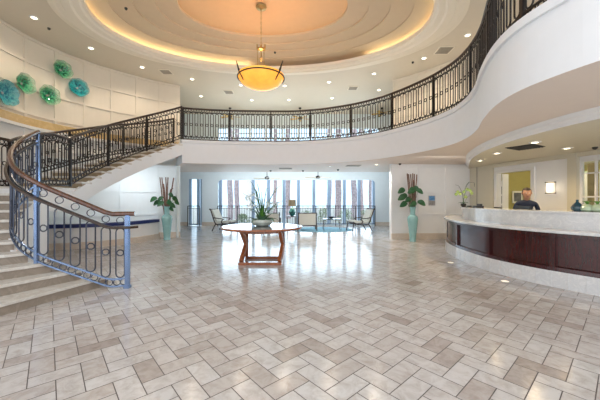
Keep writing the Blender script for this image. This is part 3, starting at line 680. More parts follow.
# ------------------------------------------------------------------ chandelier
ch = empty('chandelier', (-.99, CY, 4.18), label='hanging bowl chandelier of glowing amber glass on a brass chain', cat='chandelier')
R = .585; prof = [(.02, 0)] + [(R * math.sin(a), .44 * (1 - math.cos(a)) / (1 - math.cos(1.25)) if False else .30 * (a / 1.35) ** 1.9) for a in [1.35 * i / 12 for i in range(1, 13)]]
prof = [(min(R, r * R / (R * math.sin(1.35))), z) for r, z in prof]
q = MB(); q.lathe(prof + [(R, .33)] + [(r * .96, z + .03) for r, z in prof[::-1]], n=40, cap=False); q.build('bowl', M_amber, ch, smooth=True)
q = MB(); q.tube([(R * 1.01 * math.cos(a), R * 1.01 * math.sin(a), .27) for a in [2 * PI * k / 40 for k in range(40)]], .016, 6, closed=True); q.build('rim_band', M_iron, ch)
for a in (PI * 1.15, -PI * .15, PI / 2):
    c, s_ = math.cos(a), math.sin(a); q = MB(); q.tube([(.44 * c, .44 * s_ - .12, .10), (.56 * c, .56 * s_ - .06, .34), (.64 * c, .64 * s_, .58)], [.010, .026, .008], 8); q.build('spike', M_iron, ch)
    q = MB(); q.tube([(.5 * c, .5 * s_, .22), (.10 * c, .10 * s_, .25), (.085 * c, .085 * s_, 1.05)], .009, 6); q.build('support_rod', M_brass, ch)
q = MB(); q.lathe([(.02, .92), (.03, .96), (.11, .98), (.11, 1.01), (.03, 1.04), (.02, 1.12)], n=14); q.lathe([(.012, .70), (.05, .77), (.012, .8), (.012, .96)], n=12); q.box((0, 0, 1.0), (.2, .03, .03)); [q.box((sx * .1, 0, 1.06), (.03, .03, .14)) for sx in (-1, 1)]; q.build('hub', M_brass, ch, smooth=True)
q = MB()
for k in range(15):
    z = 1.1 + k * .064; t = k % 2
    q.tube([((.016 * math.cos(a) if t else 0), (0 if t else .016 * math.cos(a)), z + .036 * math.sin(a)) for a in [2 * PI * j / 8 for j in range(8)]], .006, 4, closed=True)
q.build('chain', M_brass, ch)
q = MB(); q.lathe([(.02, 2.0), (.03, 2.03), (.13, 2.055), (.14, 2.08)], n=20); q.build('canopy', M_brass, ch, smooth=True)
def light(kind, name, loc, energy, col, size=.2, rot=None, sy=None, spread=None):
    l = bpy.data.lights.new(name, kind); l.energy = energy; l.color = col
    o = bpy.data.objects.new(name, l); COL.objects.link(o); o.location = loc
    if kind == 'AREA':
        l.size = size
        if sy: l.shape = 'RECTANGLE'; l.size_y = sy
    else: l.shadow_soft_size = size
    if rot: o.rotation_euler = rot
    return o
light('POINT', 'chandelier_lamp', (-.99, CY, 4.72), 60, (1, .72, .44), .2)

# ------------------------------------------------------------------ wall plates of blown glass
G1 = art_glass('green_art_glass', (.03, .34, .16), (.25, .62, .38), (.003, .07, .04), .30); G2 = art_glass('teal_art_glass', (.02, .34, .36), (.06, .50, .52), (.005, .08, .14), .36); G3 = art_glass('pale_teal_art_glass', (.05, .38, .42), (.20, .58, .60), (.01, .16, .26), .42)
for x, y, rr, m_, lab in [(7, 93, 13, G3, 'large pale teal blown glass wall plate cut by the left edge'), (25.5, 83.5, 10, G1, 'green blown glass wall plate beside the large teal plate'), (49.5, 95, 9.7, G1, 'lowest green blown glass wall plate'), (62.7, 69.5, 8.8, G1, 'topmost green blown glass wall plate'), (78.5, 87.5, 8.8, G2, 'small dark teal blown glass wall plate at the right of the group')]:
    k_ = (x - 300) / F; d = min((abs((owall.at(u) - owall.nor(u) * .17).x / (owall.at(u) - owall.nor(u) * .17).y - k_), u) for u in [owall.L * i / 600 for i in range(1, 600)])[1]
    p = owall.at(d); nn = owall.nor(d); t = owall.tan(d); pc = p - nn * .17; z = H0 + (200 - y) * pc.y / F; r = rr * pc.y / F * (1.0 if m_ is not G3 else .97)
    q = MB(); N = 40; rings = 9; vs = []; ph = random.random() * 6
    for i in range(rings + 1):
        fr = i / rings
        for k in range(N):
            a = 2 * PI * k / N; ra = r * fr * (1 + .03 * fr * math.sin(5 * a + ph) + .015 * fr * math.sin(9 * a)); dep = .05 + .16 * fr ** 2 + .018 * fr ** 3 * math.sin(7 * a + ph)
            vs.append(nn * -dep + t * (ra * math.cos(a)) + Vector((0, 0, ra * math.sin(a))))
    m2 = len(vs); vs += [v + nn * .012 for v in vs]
    fs = []
    for i in range(rings):
        for k in range(N):
            l_ = (k + 1) % N; fs.append((i * N + k, i * N + l_, (i + 1) * N + l_, (i + 1) * N + k)); fs.append((m2 + i * N + k, m2 + (i + 1) * N + k, m2 + (i + 1) * N + l_, m2 + i * N + l_))
    for k in range(N): l_ = (k + 1) % N; fs.append((rings * N + k, rings * N + l_, m2 + rings * N + l_, m2 + rings * N + k))
    e = empty('glass_wall_plate', p + Vector((0, 0, z)), label=lab, cat='wall art', group='blown glass plates on the panelled wall')
    q.add(vs, fs); q.build('plate', m_, e, smooth=True)
    q = MB(); q.tube([p + Vector((0, 0, z)) + nn * .0, p - nn * .07 + Vector((0, 0, z))], .03, 8); pinv(q.build('wall_mount', M_metal, e))

# ------------------------------------------------------------------ reception desk
dk = empty('reception_desk', (4.2, 6, 0), label='long curved reception desk of dark mahogany panels with white marble counters', cat='desk')
def dsweep(name, prof, m, a=0, b=None): return sweepo(name, desk, prof, m, dk, a, b, flip=1)
def dsign(): p = desk.at(4); q = p + desk.nor(4); return 1 if q.x > p.x else -1
DS = dsign()
def D_(prof): return [(DS * a, z) for a, z in prof]
dsweep('plinth', D_([(0, 0), (.12, 0), (.12, .25), (0, .25)]), M_marbw)
q = MB()
for d in [desk.L * i / 34 for i in range(1, 34)]: p = desk.at(d); t = desk.tan(d); q.box((p.x, p.y, .125), (.006, .012, .25), math.atan2(t.y, t.x))
pinv(q.build('plinth_joint', M_marbw, dk))['kind'] = 'stuff'
dsweep('wood_front', D_([(.05, .25), (.12, .25), (.12, .84), (.05, .84)]), M_mahog)
dsweep('base_moulding', D_([(.0, .25), (.06, .25), (.06, .33), (.01, .31)]), M_mahog)
dsweep('top_moulding', D_([(.01, .78), (.06, .77), (.06, .84), (.01, .84)]), M_mahog)
sts = [desk.px(446.5, .8), desk.px(456, 1.6), desk.px(487, 2), desk.px(551, 2)]; sts += [sts[-1] + 1.15, sts[-1] + 2.2]
for d in sts:
    p = desk.at(d) + desk.nor(d) * DS * .035; t = desk.tan(d); q = MB(); q.box((p.x, p.y, .545), (.07, .05, .59), math.atan2(t.y, t.x)); pinv(q.build('stile', M_mahog, dk))
dsweep('lower_counter', D_([(-.05, .84), (.55, .84), (.55, .88), (-.05, .88)]), M_marbw)
dsweep('marble_upstand', D_([(.38, .88), (.62, .88), (.62, 1.13), (.38, 1.13)]), M_marbw)
dsweep('upper_counter', D_([(.34, 1.13), (.80, 1.13), (.80, 1.165), (.34, 1.165)]), M_marbw)
dsweep('staff_side', D_([(.62, 0), (.68, 0), (.68, 1.13), (.62, 1.13)]), M_mahog)
dsweep('work_surface', D_([(.68, .72), (1.25, .72), (1.25, .76), (.68, .76)]), M_mahog)
def dpt(px, off, z):
    d = desk.px(px, 1.0); # iterate so that the offset point lies on the ray
    best = min((abs((lambda p: p.x / p.y)(desk.at(s) + desk.nor(s) * DS * off) - (px - 300) / F), s) for s in [desk.L * i / 400 for i in range(2, 401)])[1]
    p = desk.at(best) + desk.nor(best) * DS * off; return Vector((p.x, p.y, z)), best
def monitor(px, w_, h, lab, off=.97):
    p, s = dpt(px, off, .76); t = desk.tan(s); e = empty('computer_monitor', p, math.atan2(t.y, t.x), label=lab, cat='monitor')
    q = MB(); q.box((0, 0, h - .15), (w_, .03, .3)); q.build('screen_housing', M_black, e, bevel=.005); q = MB(); q.box((0, 0, (h - .15) / 2), (.06, .03, h - .15)); q.box((0, 0, .01), (.2, .16, .02)); q.build('stand', M_black, e)
monitor(523, .42, .47, 'black monitor on the desk in front of the receptionist'); monitor(498, .36, .425, 'low black monitor seen left of the office doorway')
p, s = dpt(478, .52, 1.165); e = empty('card_terminal', p, math.atan2(desk.tan(s).y, desk.tan(s).x), label='small black box device on the counter beside the orchid', cat='device')
q = MB(); q.prism([(-.11, -.08), (.11, -.08), (.11, .08), (-.11, .08)], 0, .05); q.build('body', M_black, e); q = MB(); q.box((0, .03, .07), (.18, .05, .05)); q.build('raised_top', M_black, e)
p, s = dpt(470, .50, 1.165); q = MB(); q.box((0, 0, .012), (.18, .1, .024)); q.box((0, .03, .03), (.1, .02, .03)); o = q.build('counter_tray', M_black); o.location = p; tag(o, 'small dark tray between the orchid pot and the black box', 'tray')
# bottle and ornaments at right end
p, s = dpt(577, .52, 1.165); q = MB(); q.lathe([(.045, 0), (.075, .03), (.08, .07), (.05, .12), (.02, .15), (.017, .185), (.022, .19)], n=20); o = q.build('bottle_vase', mat('dark_teal_glass', (.01, .06, .09), .08, var=.2, coat=.8), smooth=True); o.location = p; tag(o, 'dark teal round bottle vase on the counter by the office window', 'vase')
for px, sc, lab in ((587, 1.0, 'pale green ruffled glass ornament beside the dark bottle vase'), (597, .95, 'pale green ruffled glass ornament at the right edge of the photo')):
    p, s = dpt(px, .52, 1.165); e = empty('glass_ornament', p, label=lab, cat='ornament', group='pale glass ornaments')
    q = MB(); q.lathe([(.04, 0), (.085, .03), (.09, .07), (.05, .11), (.02, .12)], n=16); q.build('body', mat('pale_green_glass', (.55, .68, .48), .1, var=.15, coat=.6), e, smooth=True)
    q = MB(); [q.blade((0, 0, .11), (.06 * math.cos(a), .06 * math.sin(a), .17), .035, .0, n=4) for a in (0, 1.3, 2.5, 3.8, 5)]; q.build('sprig', M_leaf2, e)
p, s = dpt(594, .80, 1.165); q = MB(); q.box((0, 0, .01), (.5, .12, .02)); o = q.build('serving_tray', M_black); o.location = p; o.rotation_euler[2] = math.atan2(desk.tan(s).y, desk.tan(s).x); tag(o, 'long dark tray under the pale glass ornaments', 'tray')
# orchid
p, s = dpt(460.5, .42, 1.165); e = empty('potted_orchid', p, label='green orchid in a small dark pot on the left end of the reception counter', cat='plant')
q = MB(); q.lathe([(.045, 0), (.07, .04), (.065, .09), (.05, .09), (.04, .05)], n=16); q.build('pot', M_black, e, smooth=True)
q = MB()
for pts in ([(0, 0, .08), (-.02, 0, .25), (-.05, .0, .38), (-.2, .02, .42)], [(0, 0, .08), (.03, 0, .3), (.1, 0, .47), (.2, 0, .46)], [(0, 0, .08), (.02, 0, .35), (.1, 0, .6), (.16, 0, .68)]): q.tube(Path(pts, 5).p, .006, 5)
q.build('stem', M_leaf, e)
q = MB()
for a in (.3, 1.6, 2.9, 4.2, 5.4): q.blade((0, 0, .08), (.14 * math.cos(a), .14 * math.sin(a), .15), .06, .05, n=5)
q.build('foliage', M_leaf, e)
q = MB(); [q.tube(Path(t, 4).p, .004, 4) for t in ([(0, 0, .4), (.1, 0, .62), (.28, 0, .66), (.3, 0, .55)], [(0, 0, .3), (-.12, 0, .55), (-.22, 0, .6)], [(.02, 0, .1), (.12, 0, .28), (.2, 0, .3)])]; q.build('twig', M_iron, e)
for c in ((-.17, -.01, .40), (-.10, 0, .35), (-.21, 0, .34), (.0, 0, .41), (.10, 0, .47), (.17, 0, .44), (.20, -.02, .37), (.05, 0, .27)):
    q = MB(); [q.blade(c, Vector(c) + Vector((.045 * math.cos(a), -.03, .045 * math.sin(a))), .045, 0, up=(0, 1, 0), n=3) for a in [2 * PI * k / 5 for k in range(5)]]; q.build('blossom', M_petalg, e)

# receptionist
def figure():
    e = empty('person', (5.03, 6.38, 0), math.radians(-28), label='person with short dark hair in navy clothes standing behind the reception desk looking down', cat='person')
    J = {'pel': (0, 0, .86, .14), 'wst': (0, 0, 1.0, .125), 'chs': (0, -.01, 1.18, .14), 'uch': (0, -.02, 1.27, .12), 'nk': (0, -.03, 1.345, .052), 'nk2': (0, -.05, 1.40, .05)}
    for s, k in (('l', 1), ('r', -1)):
        J.update({s + 'hip': (.09 * k, 0, .80, .095), s + 'kn': (.10 * k, 0, .44, .06), s + 'an': (.10 * k, .02, .09, .042), s + 'toe': (.11 * k, -.15, .04, .035),
                  s + 'sh': (.17 * k, -.02, 1.27, .062), s + 'el': (.24 * k, -.04, 1.02, .045), s + 'wr': (.15 * k, -.26, .94, .03)})
    names = list(J); Ed = [('pel', 'wst'), ('wst', 'chs'), ('chs', 'uch'), ('uch', 'nk'), ('nk', 'nk2')]
    for s in 'lr': Ed += [('pel', s + 'hip'), (s + 'hip', s + 'kn'), (s + 'kn', s + 'an'), (s + 'an', s + 'toe'), ('uch', s + 'sh'), (s + 'sh', s + 'el'), (s + 'el', s + 'wr')]
    def skinned(nm, vs, rs, es, m, root=0):
        me = bpy.data.meshes.new(nm); me.from_pydata(vs, es, []); me.materials.append(m); o = bpy.data.objects.new(nm, me); COL.objects.link(o); o.parent = e
        o.modifiers.new('s', 'SKIN')
        for i, r in enumerate(rs): me.skin_vertices[0].data[i].radius = (r, r * .85); me.skin_vertices[0].data[i].use_root = (i == root)
        sb = o.modifiers.new('ss', 'SUBSURF'); sb.levels = sb.render_levels = 2
        return o
    skinned('navy_suit', [J[k][:3] for k in names], [J[k][3] for k in names], [(names.index(a), names.index(b)) for a, b in Ed], M_navy)
    # head: lofted ellipses with a face
    q = MB(); N = 20; HC = Vector((0, -.085, 1.50)); T = Matrix.Rotation(math.radians(9), 3, 'X')
    prof = [(-.125, .030, .02), (-.115, .045, .012), (-.095, .055, .006), (-.06, .066, .0), (-.02, .072, 0), (.02, .076, 0), (.06, .072, 0), (.09, .058, 0), (.11, .036, 0), (.118, .008, 0)]
    vs = []
    for z, r, sh in prof:
        for k in range(N):
            a = 2 * PI * k / N; c, s_ = math.cos(a), math.sin(a); dy = r * 1.25 * s_ - sh
            f_ = max(0, -s_) ** 6
            if -.03 <= z <= .0: dy -= .016 * f_            # nose
            if z == .02: dy += .006 * f_                   # eye hollow
            if z == -.06: dy -= .004 * f_
            vs.append(HC + T @ Vector((r * c, dy, z)))
    q.add(vs, [(i * N + k, i * N + (k + 1) % N, (i + 1) * N + (k + 1) % N, (i + 1) * N + k) for i in range(len(prof) - 1) for k in range(N)]); 
    q.tube([Vector((0, -.03, 1.34)), Vector((0, -.065, 1.42))], .048, 12)
    for sx in (-1, 1): q.tube([HC + T @ Vector((sx * .073, .0, -.02)), HC + T @ Vector((sx * .086, .012, .0)), HC + T @ Vector((sx * .075, .01, .025))], [.008, .012, .008], 8)
    nose = [HC + T @ Vector((0, -.093, .015)), HC + T @ Vector((0, -.112, -.022)), HC + T @ Vector((0, -.096, -.03))]; q.tube(nose, [.007, .012, .008], 8)
    hd = q.build('head', M_skin, e, smooth=True)
    q = MB(); [q.lathe([(.001, -.009), (.008, -.004), (.009, .003), (.001, .009)], HC + T @ Vector((sx * .028, -.089, .015)), n=8) for sx in (-1, 1)]; q.build('eye', M_petal, hd)
    q = MB(); q.tube([HC + T @ Vector((x, -.087 - (.008 if x == 0 else 0), -.062)) for x in (-.024, -.01, 0, .01, .024)], [.003, .006, .006, .006, .003], 6); q.build('mouth', mat('lips', (.28, .09, .08), .5), hd)
    q = MB(); vs = []
    for z, r in ((-.05, .075), (-.02, .082), (.02, .086), (.06, .083), (.09, .069), (.115, .045), (.128, .01)):
        for k in range(N):
            a = 2 * PI * k / N; c, s_ = math.cos(a), math.sin(a); ins = (s_ < -.2 and z < .085)
            k_ = .82 if ins else 1; vs.append(HC + T @ Vector((r * c * k_, (r * 1.25 * s_ + .004) * (.86 if ins else 1), z)))
    q.add(vs, [(i * N + k, i * N + (k + 1) % N, (i + 1) * N + (k + 1) % N, (i + 1) * N + k) for i in range(6) for k in range(N)]); q.build('hair', M_hair, hd, smooth=True)
    for sx in (1, -1):    # hands resting at a keyboard
        W = Vector((.15 * sx, -.26, .94)); vs = [W, W + Vector((-.01 * sx, -.05, -.015)), W + Vector((-.01 * sx, -.085, -.025))]; rs = [.026, .03, .028]; es = [(0, 1), (1, 2)]
        for i, (dx, L) in enumerate(((-.028, .065), (-.009, .075), (.01, .07), (.028, .055))):
            b0 = len(vs); base = vs[2] + Vector((dx, 0, 0)); vs += [base, base + Vector((dx * .2, -L * .55, .004)), base + Vector((dx * .25, -L, -.018))]; rs += [.010, .009, .008]; es += [(2, b0), (b0, b0 + 1), (b0 + 1, b0 + 2)]
        b0 = len(vs); vs += [W + Vector((-.045 * sx, -.04, -.02)), W + Vector((-.06 * sx, -.075, -.03))]; rs += [.011, .009]; es += [(0, b0), (b0, b0 + 1)]
        skinned('hand', vs, rs, es, M_skin)
figure()
# sconce
e = empty('wall_sconce', wl(.633, 0, 1.50), rzw, label='lit rectangular wall sconce with dark bars beside the office doorway', cat='wall light')
fs_ = -1 if (Matrix.Rotation(rzw, 3, 'Z') @ Vector((0, 1, 0))).dot(NL) > 0 else 1
q = MB(); q.box((0, fs_ * .05, .155), (.15, .08, .31)); q.build('shade', M_sconce, e, bevel=.01)
for z in (.02, .29): q = MB(); q.box((0, fs_ * .05, z), (.19, .10, .022)); q.build('bar', M_iron, e)
q = MB(); q.box((0, fs_ * .005, .155), (.14, .015, .24)); q.build('backplate', M_brass, e)
light('POINT', 'sconce_lamp', wl(.633, -.22, 1.66), 1.6, (1, .85, .62), .08)
light('POINT', 'office_lamp', (7.6, 8.2, 2.25), 30, (1, .85, .55), .2)
light('POINT', 'office_lamp', (7.9, 5.2, 2.25), 32, (1, .92, .75), .2)
# things seen in the office
e = empty('office_door', (8.86, 9.88, 0), label='white framed glazed door inside the office beyond the doorway', cat='door'); e.location = (6.98, 9.86, 0)
q = MB(); q.box((0, 0, 1.0), (.34, .06, 2.0)); q.build('panel', M_white, e); q = MB(); [q.box((0, -.035, .4 + .32 * k), (.2, .02, .26)) for k in range(5)]; q.build('glazing', M_ventd, e)
e = empty('wall_picture', (7.48, 9.87, 1.45), label='small framed picture on the olive office wall', cat='picture'); q = MB(); q.box((0, 0, 0), (.34, .03, .42)); q.build('frame', M_white, e); q = MB(); q.box((0, -.02, 0), (.24, .01, .3)); q.build('image', mat('grey_print', (.12, .13, .16), .5, var=.5), e)
q = MB()
for k in range(22): q.tube([(7.55 + .012 * (k % 2), 7.26 + k * .012, .05), (7.55 + .012 * (k % 2), 7.26 + k * .012, 2.3)], .022, 6)
tag(q.build('curtain', mat('yellow_curtain', (.52, .42, .22), .8, var=.1), smooth=True), 'yellow curtain hanging inside the office window', 'curtain')
e = empty('office_cabinet', (8.6, 8.4, 0), label='tall pale green cabinet standing inside the office beyond its window', cat='cabinet'); q = MB(); q.box((.05, 0, 1.1), (.4, .7, 2.2)); q.build('body', mat('pale_green_paint', (.55, .66, .52), .5), e); q = MB(); q.box((-.16, .17, 1.1), (.03, .32, 2.1)); q.build('door', M_wallw, e); q = MB(); q.box((-.16, -.17, 1.1), (.03, .32, 2.1)); q.build('door', M_wallw, e)
# wall plaque
p = gw.at(gw.px(431.3)); e = empty('wall_plaque', (p.x, p.y - .03, 1.33), label='small framed sign with blue upper half on the white wall right of the tall vase', cat='sign')
q = MB(); q.box((0, 0, 0), (.23, .02, .34)); q.build('frame', M_metal, e); q = MB(); q.box((0, -.012, .08), (.19, .008, .15)); q.build('blue_field', mat('blue_print', (.10, .28, .55), .4, var=.4, scale=20), e); q = MB(); q.box((0, -.012, -.08), (.19, .008, .14)); q.build('grey_field', mat('grey_print_2', (.30, .28, .27), .4, var=.3, scale=20), e)

# ------------------------------------------------------------------ tall vases
def tall_vase(p, lab, H, R, sticks, leaves, seed):
    random.seed(seed); e = empty('floor_vase', p, label=lab, cat='vase', group='tall celadon floor vases')
    pr = [(.11, 0), (.12, .015), (.105, .05), (.115, .2), (.14, .42), (.165, .62), (.178, .72), (.165, .80), (.12, .845), (.088, .87), (.085, .95), (.098, 1.08), (.112, 1.13), (.098, 1.13), (.075, 1.0), (.07, .7)]
    q = MB(); q.lathe([(r * R, z * H) for r, z in pr], n=32); q.build('vase_body', M_cela, e, smooth=True)
    for (dx, tx, tz) in sticks: q = MB(); q.tube([(dx * .5, .02 * random.uniform(-1, 1), .8 * H), (dx, 0, 1.2), ((dx + tx) / 2, 0, 1.5 + .2), (tx, random.uniform(-.05, .05), tz)], .019, 7); q.build('bamboo_stick', M_bamb, e)
    for (lx, lz, sz) in leaves:
        q = MB(); b0 = Vector((lx * .35, random.uniform(-.06, .02), 1.12)); c = Vector((lx, random.uniform(-.12, .02), lz)); q.tube([b0, (b0 + c) / 2 + Vector((0, 0, .05)), c], .005, 5)
        sg = 1 if lx > 0 else -1; q.blade(c - Vector((sg * sz * .4, 0, -.02)), c + Vector((sg * sz * .7, -.04, -.06)), sz * .85, .05, up=(0, -1, .35), n=6); q.build('leaf', M_leaf, e)
tall_vase(fl(167, 239.7), 'tall celadon floor vase with dark sticks and leaves at left by the bench wall', 1.0, .98, [(-.14, -.24, 2.12), (-.08, -.18, 2.12), (-.02, -.02, 2.12), (.01, .02, 2.12), (.08, .24, 2.1), (-.05, -.12, 1.9), (.05, .2, 1.75)],
          [(-.36, 1.40, .2), (-.30, 1.28, .2), (-.18, 1.42, .16), (.18, 1.55, .16), (.28, 1.42, .18), (-.12, 1.25, .2), (.2, 1.2, .18), (.06, 1.3, .2), (.14, 1.08, .14), (.33, 1.3, .15)], 3)
tall_vase(fl(412.7, 241.3), 'tall celadon floor vase with brown sticks and round leaves against the right white wall', 1.0, .95, [(-.10, -.17, 2.22), (-.06, -.12, 2.2), (-.02, -.05, 2.2), (.02, .0, 2.22), (.05, .06, 2.2), (.08, .12, 2.18), (.0, .03, 2.0)],
          [(-.36, 1.68, .22), (-.36, 1.46, .24), (-.26, 1.50, .2), (-.05, 1.68, .24), (.14, 1.66, .2), (.2, 1.28, .22), (-.28, 1.24, .22), (.0, 1.26, .2), (.08, 1.75, .18), (-.12, 1.4, .2)], 5)

# ------------------------------------------------------------------ centre table
TC = Vector((-.83, 6.28, 0)); tb = empty('centre_table', TC, label='round polished cherry wood table on crossed legs in the middle of the lobby', cat='table')
q = MB(); q.lathe([(.80, .725), (.87, .735), (.885, .75), (.885, .77), (.875, .78)], n=56); q.build('tabletop', M_cherry, tb, smooth=True)
q = MB(); q.lathe([(.70, .7805), (.70, .784)], n=56); q.build('glass_inlay', mat('glass_top', (.20, .22, .22), .05, var=.0, coat=1), tb)
q = MB(); q.lathe([(.45, .66), (.5, .66), (.5, .725), (.45, .725)], n=40, cap=False); q.build('apron', M_cherry, tb)
x0, x1, y0, y1 = -.40, .40, -.31, .33
for sx, xb in ((-1, x0), (1, x1)):
    for sy, yb in ((-1, y0), (1, y1)):
        q = MB(); xm = xb + .06; w_ = .085
        q.bar((xb, yb, .06), (xm, sy * .035, .40), .07, w_); q.bar((xm, sy * .035, .40), (xb, yb * .95, .73), .07, w_); q.build('leg', M_cherry, tb)
q = MB(); q.bar((x0 - .05, y0, .03), (x1 + .05, y0, .03), .09, .06); q.build('base_rail', M_cherry, tb); q = MB(); q.bar((x0 - .05, y1, .03), (x1 + .05, y1, .03), .09, .06); q.build('base_rail', M_cherry, tb)
for x_ in (x0, x1): q = MB(); q.bar((x_, y0, .031), (x_, y1, .031), .09, .06); q.build('base_rail', M_cherry, tb)
# arrangement
random.seed(11)
fa = empty('flower_arrangement', (TC.x, TC.y, .784), label='tall strappy green leaves and white flowers in a low bowl on the round table', cat='flower arrangement')
q = MB(); q.lathe([(.12, 0), (.20, .03), (.235, .09), (.22, .14), (.19, .13), (.17, .05)], n=28); q.build('bowl', mat('ribbed_pale_bowl', (.45, .50, .46), .3, var=.25, scale=14), fa, smooth=True)
q = MB()
for k in range(22):
    a = random.random() * 2 * PI; r = random.uniform(.05, .42); h = random.uniform(.3, .5) if r > .28 else random.uniform(.5, .92); c, s_ = math.cos(a), math.sin(a)
    q.tube([(0 + .03 * c, .03 * s_, .1), (.12 * r * c + .03 * c, .1 * r * s_, h * .55), (.6 * r * c, .6 * r * s_, h * .9), (r * c, r * s_, h * (.99 if k % 2 else .92))], [.008, .009, .006, .002], 5)
for tx, tz in ((-.42, .72), (-.25, .98), (.42, .90), (.33, .78), (-.12, .97), (.45, .55), (-.3, .6)):
    q.tube([(0, 0, .1), (tx * .25, 0, tz * .5), (tx * .7, -.02, tz * .88), (tx, -.03, tz)], [.008, .010, .007, .003], 5)
q.build('strap_leaves', M_leaf, fa)['kind'] = 'stuff'
q = MB()
for k in range(14):
    a = 2 * PI * k / 14; q.blade((.02 * math.cos(a), .02 * math.sin(a), .12), ((.08 + .05 * (k % 3)) * math.cos(a), .12 * math.sin(a), .30 + .05 * (k % 4)), .045, .05, n=6)
q.build('bright_leaves', M_leaf2, fa)['kind'] = 'stuff'
q = MB()
for k in range(26):
    a = random.random() * 2 * PI; r = random.uniform(.15, .33); q.blade((r * .6 * math.cos(a), r * .6 * math.sin(a), .14), (r * 1.15 * math.cos(a), r * 1.15 * math.sin(a), random.uniform(.1, .26)), .08, .03, n=4)
q.build('dark_foliage', M_leaf3, fa)['kind'] = 'stuff'
for k in range(60):
    side = -1 if k % 2 else 1; c = Vector((side * random.uniform(.08, .36), random.uniform(-.15, .15), random.uniform(.33, .74) if side < 0 else random.uniform(.26, .52)))
    q = MB(); r0 = random.uniform(.018, .028)
    for j in range(5): a = 2 * PI * j / 5 + k; q.blade(c, c + Vector((r0 * math.cos(a), -.02, r0 * math.sin(a))), r0, 0, up=(0, 1, 0), n=3)
    q.build('white_blossom', M_petal, fa)

# ------------------------------------------------------------------ seating area
q = MB(); q.prism([(.9 * 1.6 * math.cos(a) * 1.0, 1.1 * math.sin(a)) for a in [2 * PI * k / 48 for k in range(48)]], 0, .012); o = q.build('rug', M_rug); o.location = (.95, 13.1, 0); tag(o, 'round pale blue rug under the seating group by the windows', 'rug')
def lounge(loc, rz, lab):     # faces local +X
    e = empty('lounge_chair', loc, rz, label=lab, cat='chair', group='dark framed lounge chairs with cream cushions')
    W = .62
    for sy in (-1, 1):
        y = sy * W / 2
        q = MB(); q.tube([(.50, y, 0), (.47, y, .2), (.45, y, .40)], .024, 8); q.build('leg', M_dkwood, e)
        q = MB(); q.tube([(-.42, y, 0), (-.34, y, .16), (-.25, y, .30)], .024, 8); q.build('leg', M_dkwood, e)
        q = MB(); q.tube(Path([(.47, y, .40), (.28, y, .30), (-.02, y, .27), (-.25, y, .32), (-.38, y, .6), (-.50, y, .93), (-.56, y, .94)], 5).p, .024, 8); q.build('side_frame', M_dkwood, e, smooth=True)
        q = MB(); q.tube(Path([(.12, y, .29), (.02, y, .42), (.12, y, .52), (-.12, y, .55), (-.36, y, .58)], 5).p, .02, 8); q.build('arm', M_dkwood, e, smooth=True)
    q = MB(); q.bar((-.53, -W / 2, .93), (-.53, W / 2, .93), .04, .04); q.build('top_rail', M_dkwood, e)
    q = MB(); q.bar((.45, -W / 2, .37), (.45, W / 2, .37), .04, .05); q.build('front_rail', M_dkwood, e)
    q = MB(); q.bar((.44, 0, .42), (-.22, 0, .36), W - .06, .10); q.build('seat_cushion', M_linen, e, bevel=.02)
    q = MB(); q.bar((-.22, 0, .38), (-.48, 0, .92), W - .06, .09, up=(1, 0, 0)); q.build('back_cushion', M_linen, e, bevel=.02)
lounge((2.63, 12.55, 0.012), PI + .25, 'dark framed lounge chair at right of the windows facing left')
lounge((-3.35, 12.7, 0), -.25, 'dark framed lounge chair at left of the windows facing right')
def club(loc, lab, w_=.82):    # back towards the camera
    e = empty('armchair', loc, label=lab, cat='chair', group='armchairs with cream backs turned to the lobby'); y = -.32
    q = MB(); q.box((0, y, .50), (w_ - .1, .08, .50)); q.build('backrest', M_linen, e, bevel=.015)
    q = MB(); q.bar((-w_ / 2, y, .77), (w_ / 2, y, .77), .09, .04); q.bar((-w_ / 2, y, .235), (w_ / 2, y, .235), .09, .04); q.build('back_frame', M_dkwood, e)
    q = MB(); q.box((0, .06, .36), (w_ - .1, .66, .16)); q.build('seat_cushion', M_linen, e, bevel=.02)
    for sx in (-1, 1):
        x = sx * (w_ / 2 - .02)
        q = MB(); q.tube([(x, y + .01, .8), (x, y, .4), (x + sx * .02, y - .05, 0)], .025, 8); q.build('leg', M_dkwood, e); q = MB(); q.tube([(x, .36, 0), (x, .36, .56)], .025, 8); q.build('leg', M_dkwood, e)
        q = MB(); q.bar((x, y, .58), (x, .38, .56), .05, .035); q.build('arm', M_dkwood, e)
club((.32, 12.75, .012), 'cream backed armchair with dark frame right of the table lamp'); club((-1.30, 13.0, 0), 'cream backed armchair partly hidden behind the flower arrangement')
e = empty('side_table', (-.40, 13.1, 0), label='small dark square side table between the two armchairs', cat='side table')
q = MB(); q.box((0, 0, .60), (.42, .42, .04)); q.build('top', M_dkwood, e)
for a in (-1, 1):
    for b_ in (-1, 1): q = MB(); q.box((a * .18, b_ * .18, .29), (.04, .04, .58)); q.build('leg', M_dkwood, e)
q = MB(); q.box((0, 0, .2), (.36, .36, .03)); q.build('shelf', M_dkwood, e)
e = empty('table_lamp', (-.36, 13.1, .62), label='table lamp with tan drum shade and teal ceramic body on the side table', cat='lamp')
q = MB(); q.lathe([(.06, 0), (.13, .06), (.17, .17), (.12, .30), (.04, .37), (.03, .42)], n=24); q.build('lamp_body', mat('teal_glaze', (.03, .16, .16), .15, coat=.6, var=.2), e, smooth=True)
q = MB(); q.tube([(0, 0, .4), (0, 0, .55)], .01, 6); q.build('stem', M_brass, e); q = MB(); q.lathe([(.175, .46), (.165, .74)], n=24, cap=False); q.build('lamp_shade', M_tan, e, smooth=True)
light('POINT', 'table_lamp_bulb', (-.36, 13.1, 1.22), 14, (1, .85, .65), .05)
e = empty('coffee_table', (1.42, 12.75, .012), label='small glass topped coffee table with thin dark metal legs', cat='table')
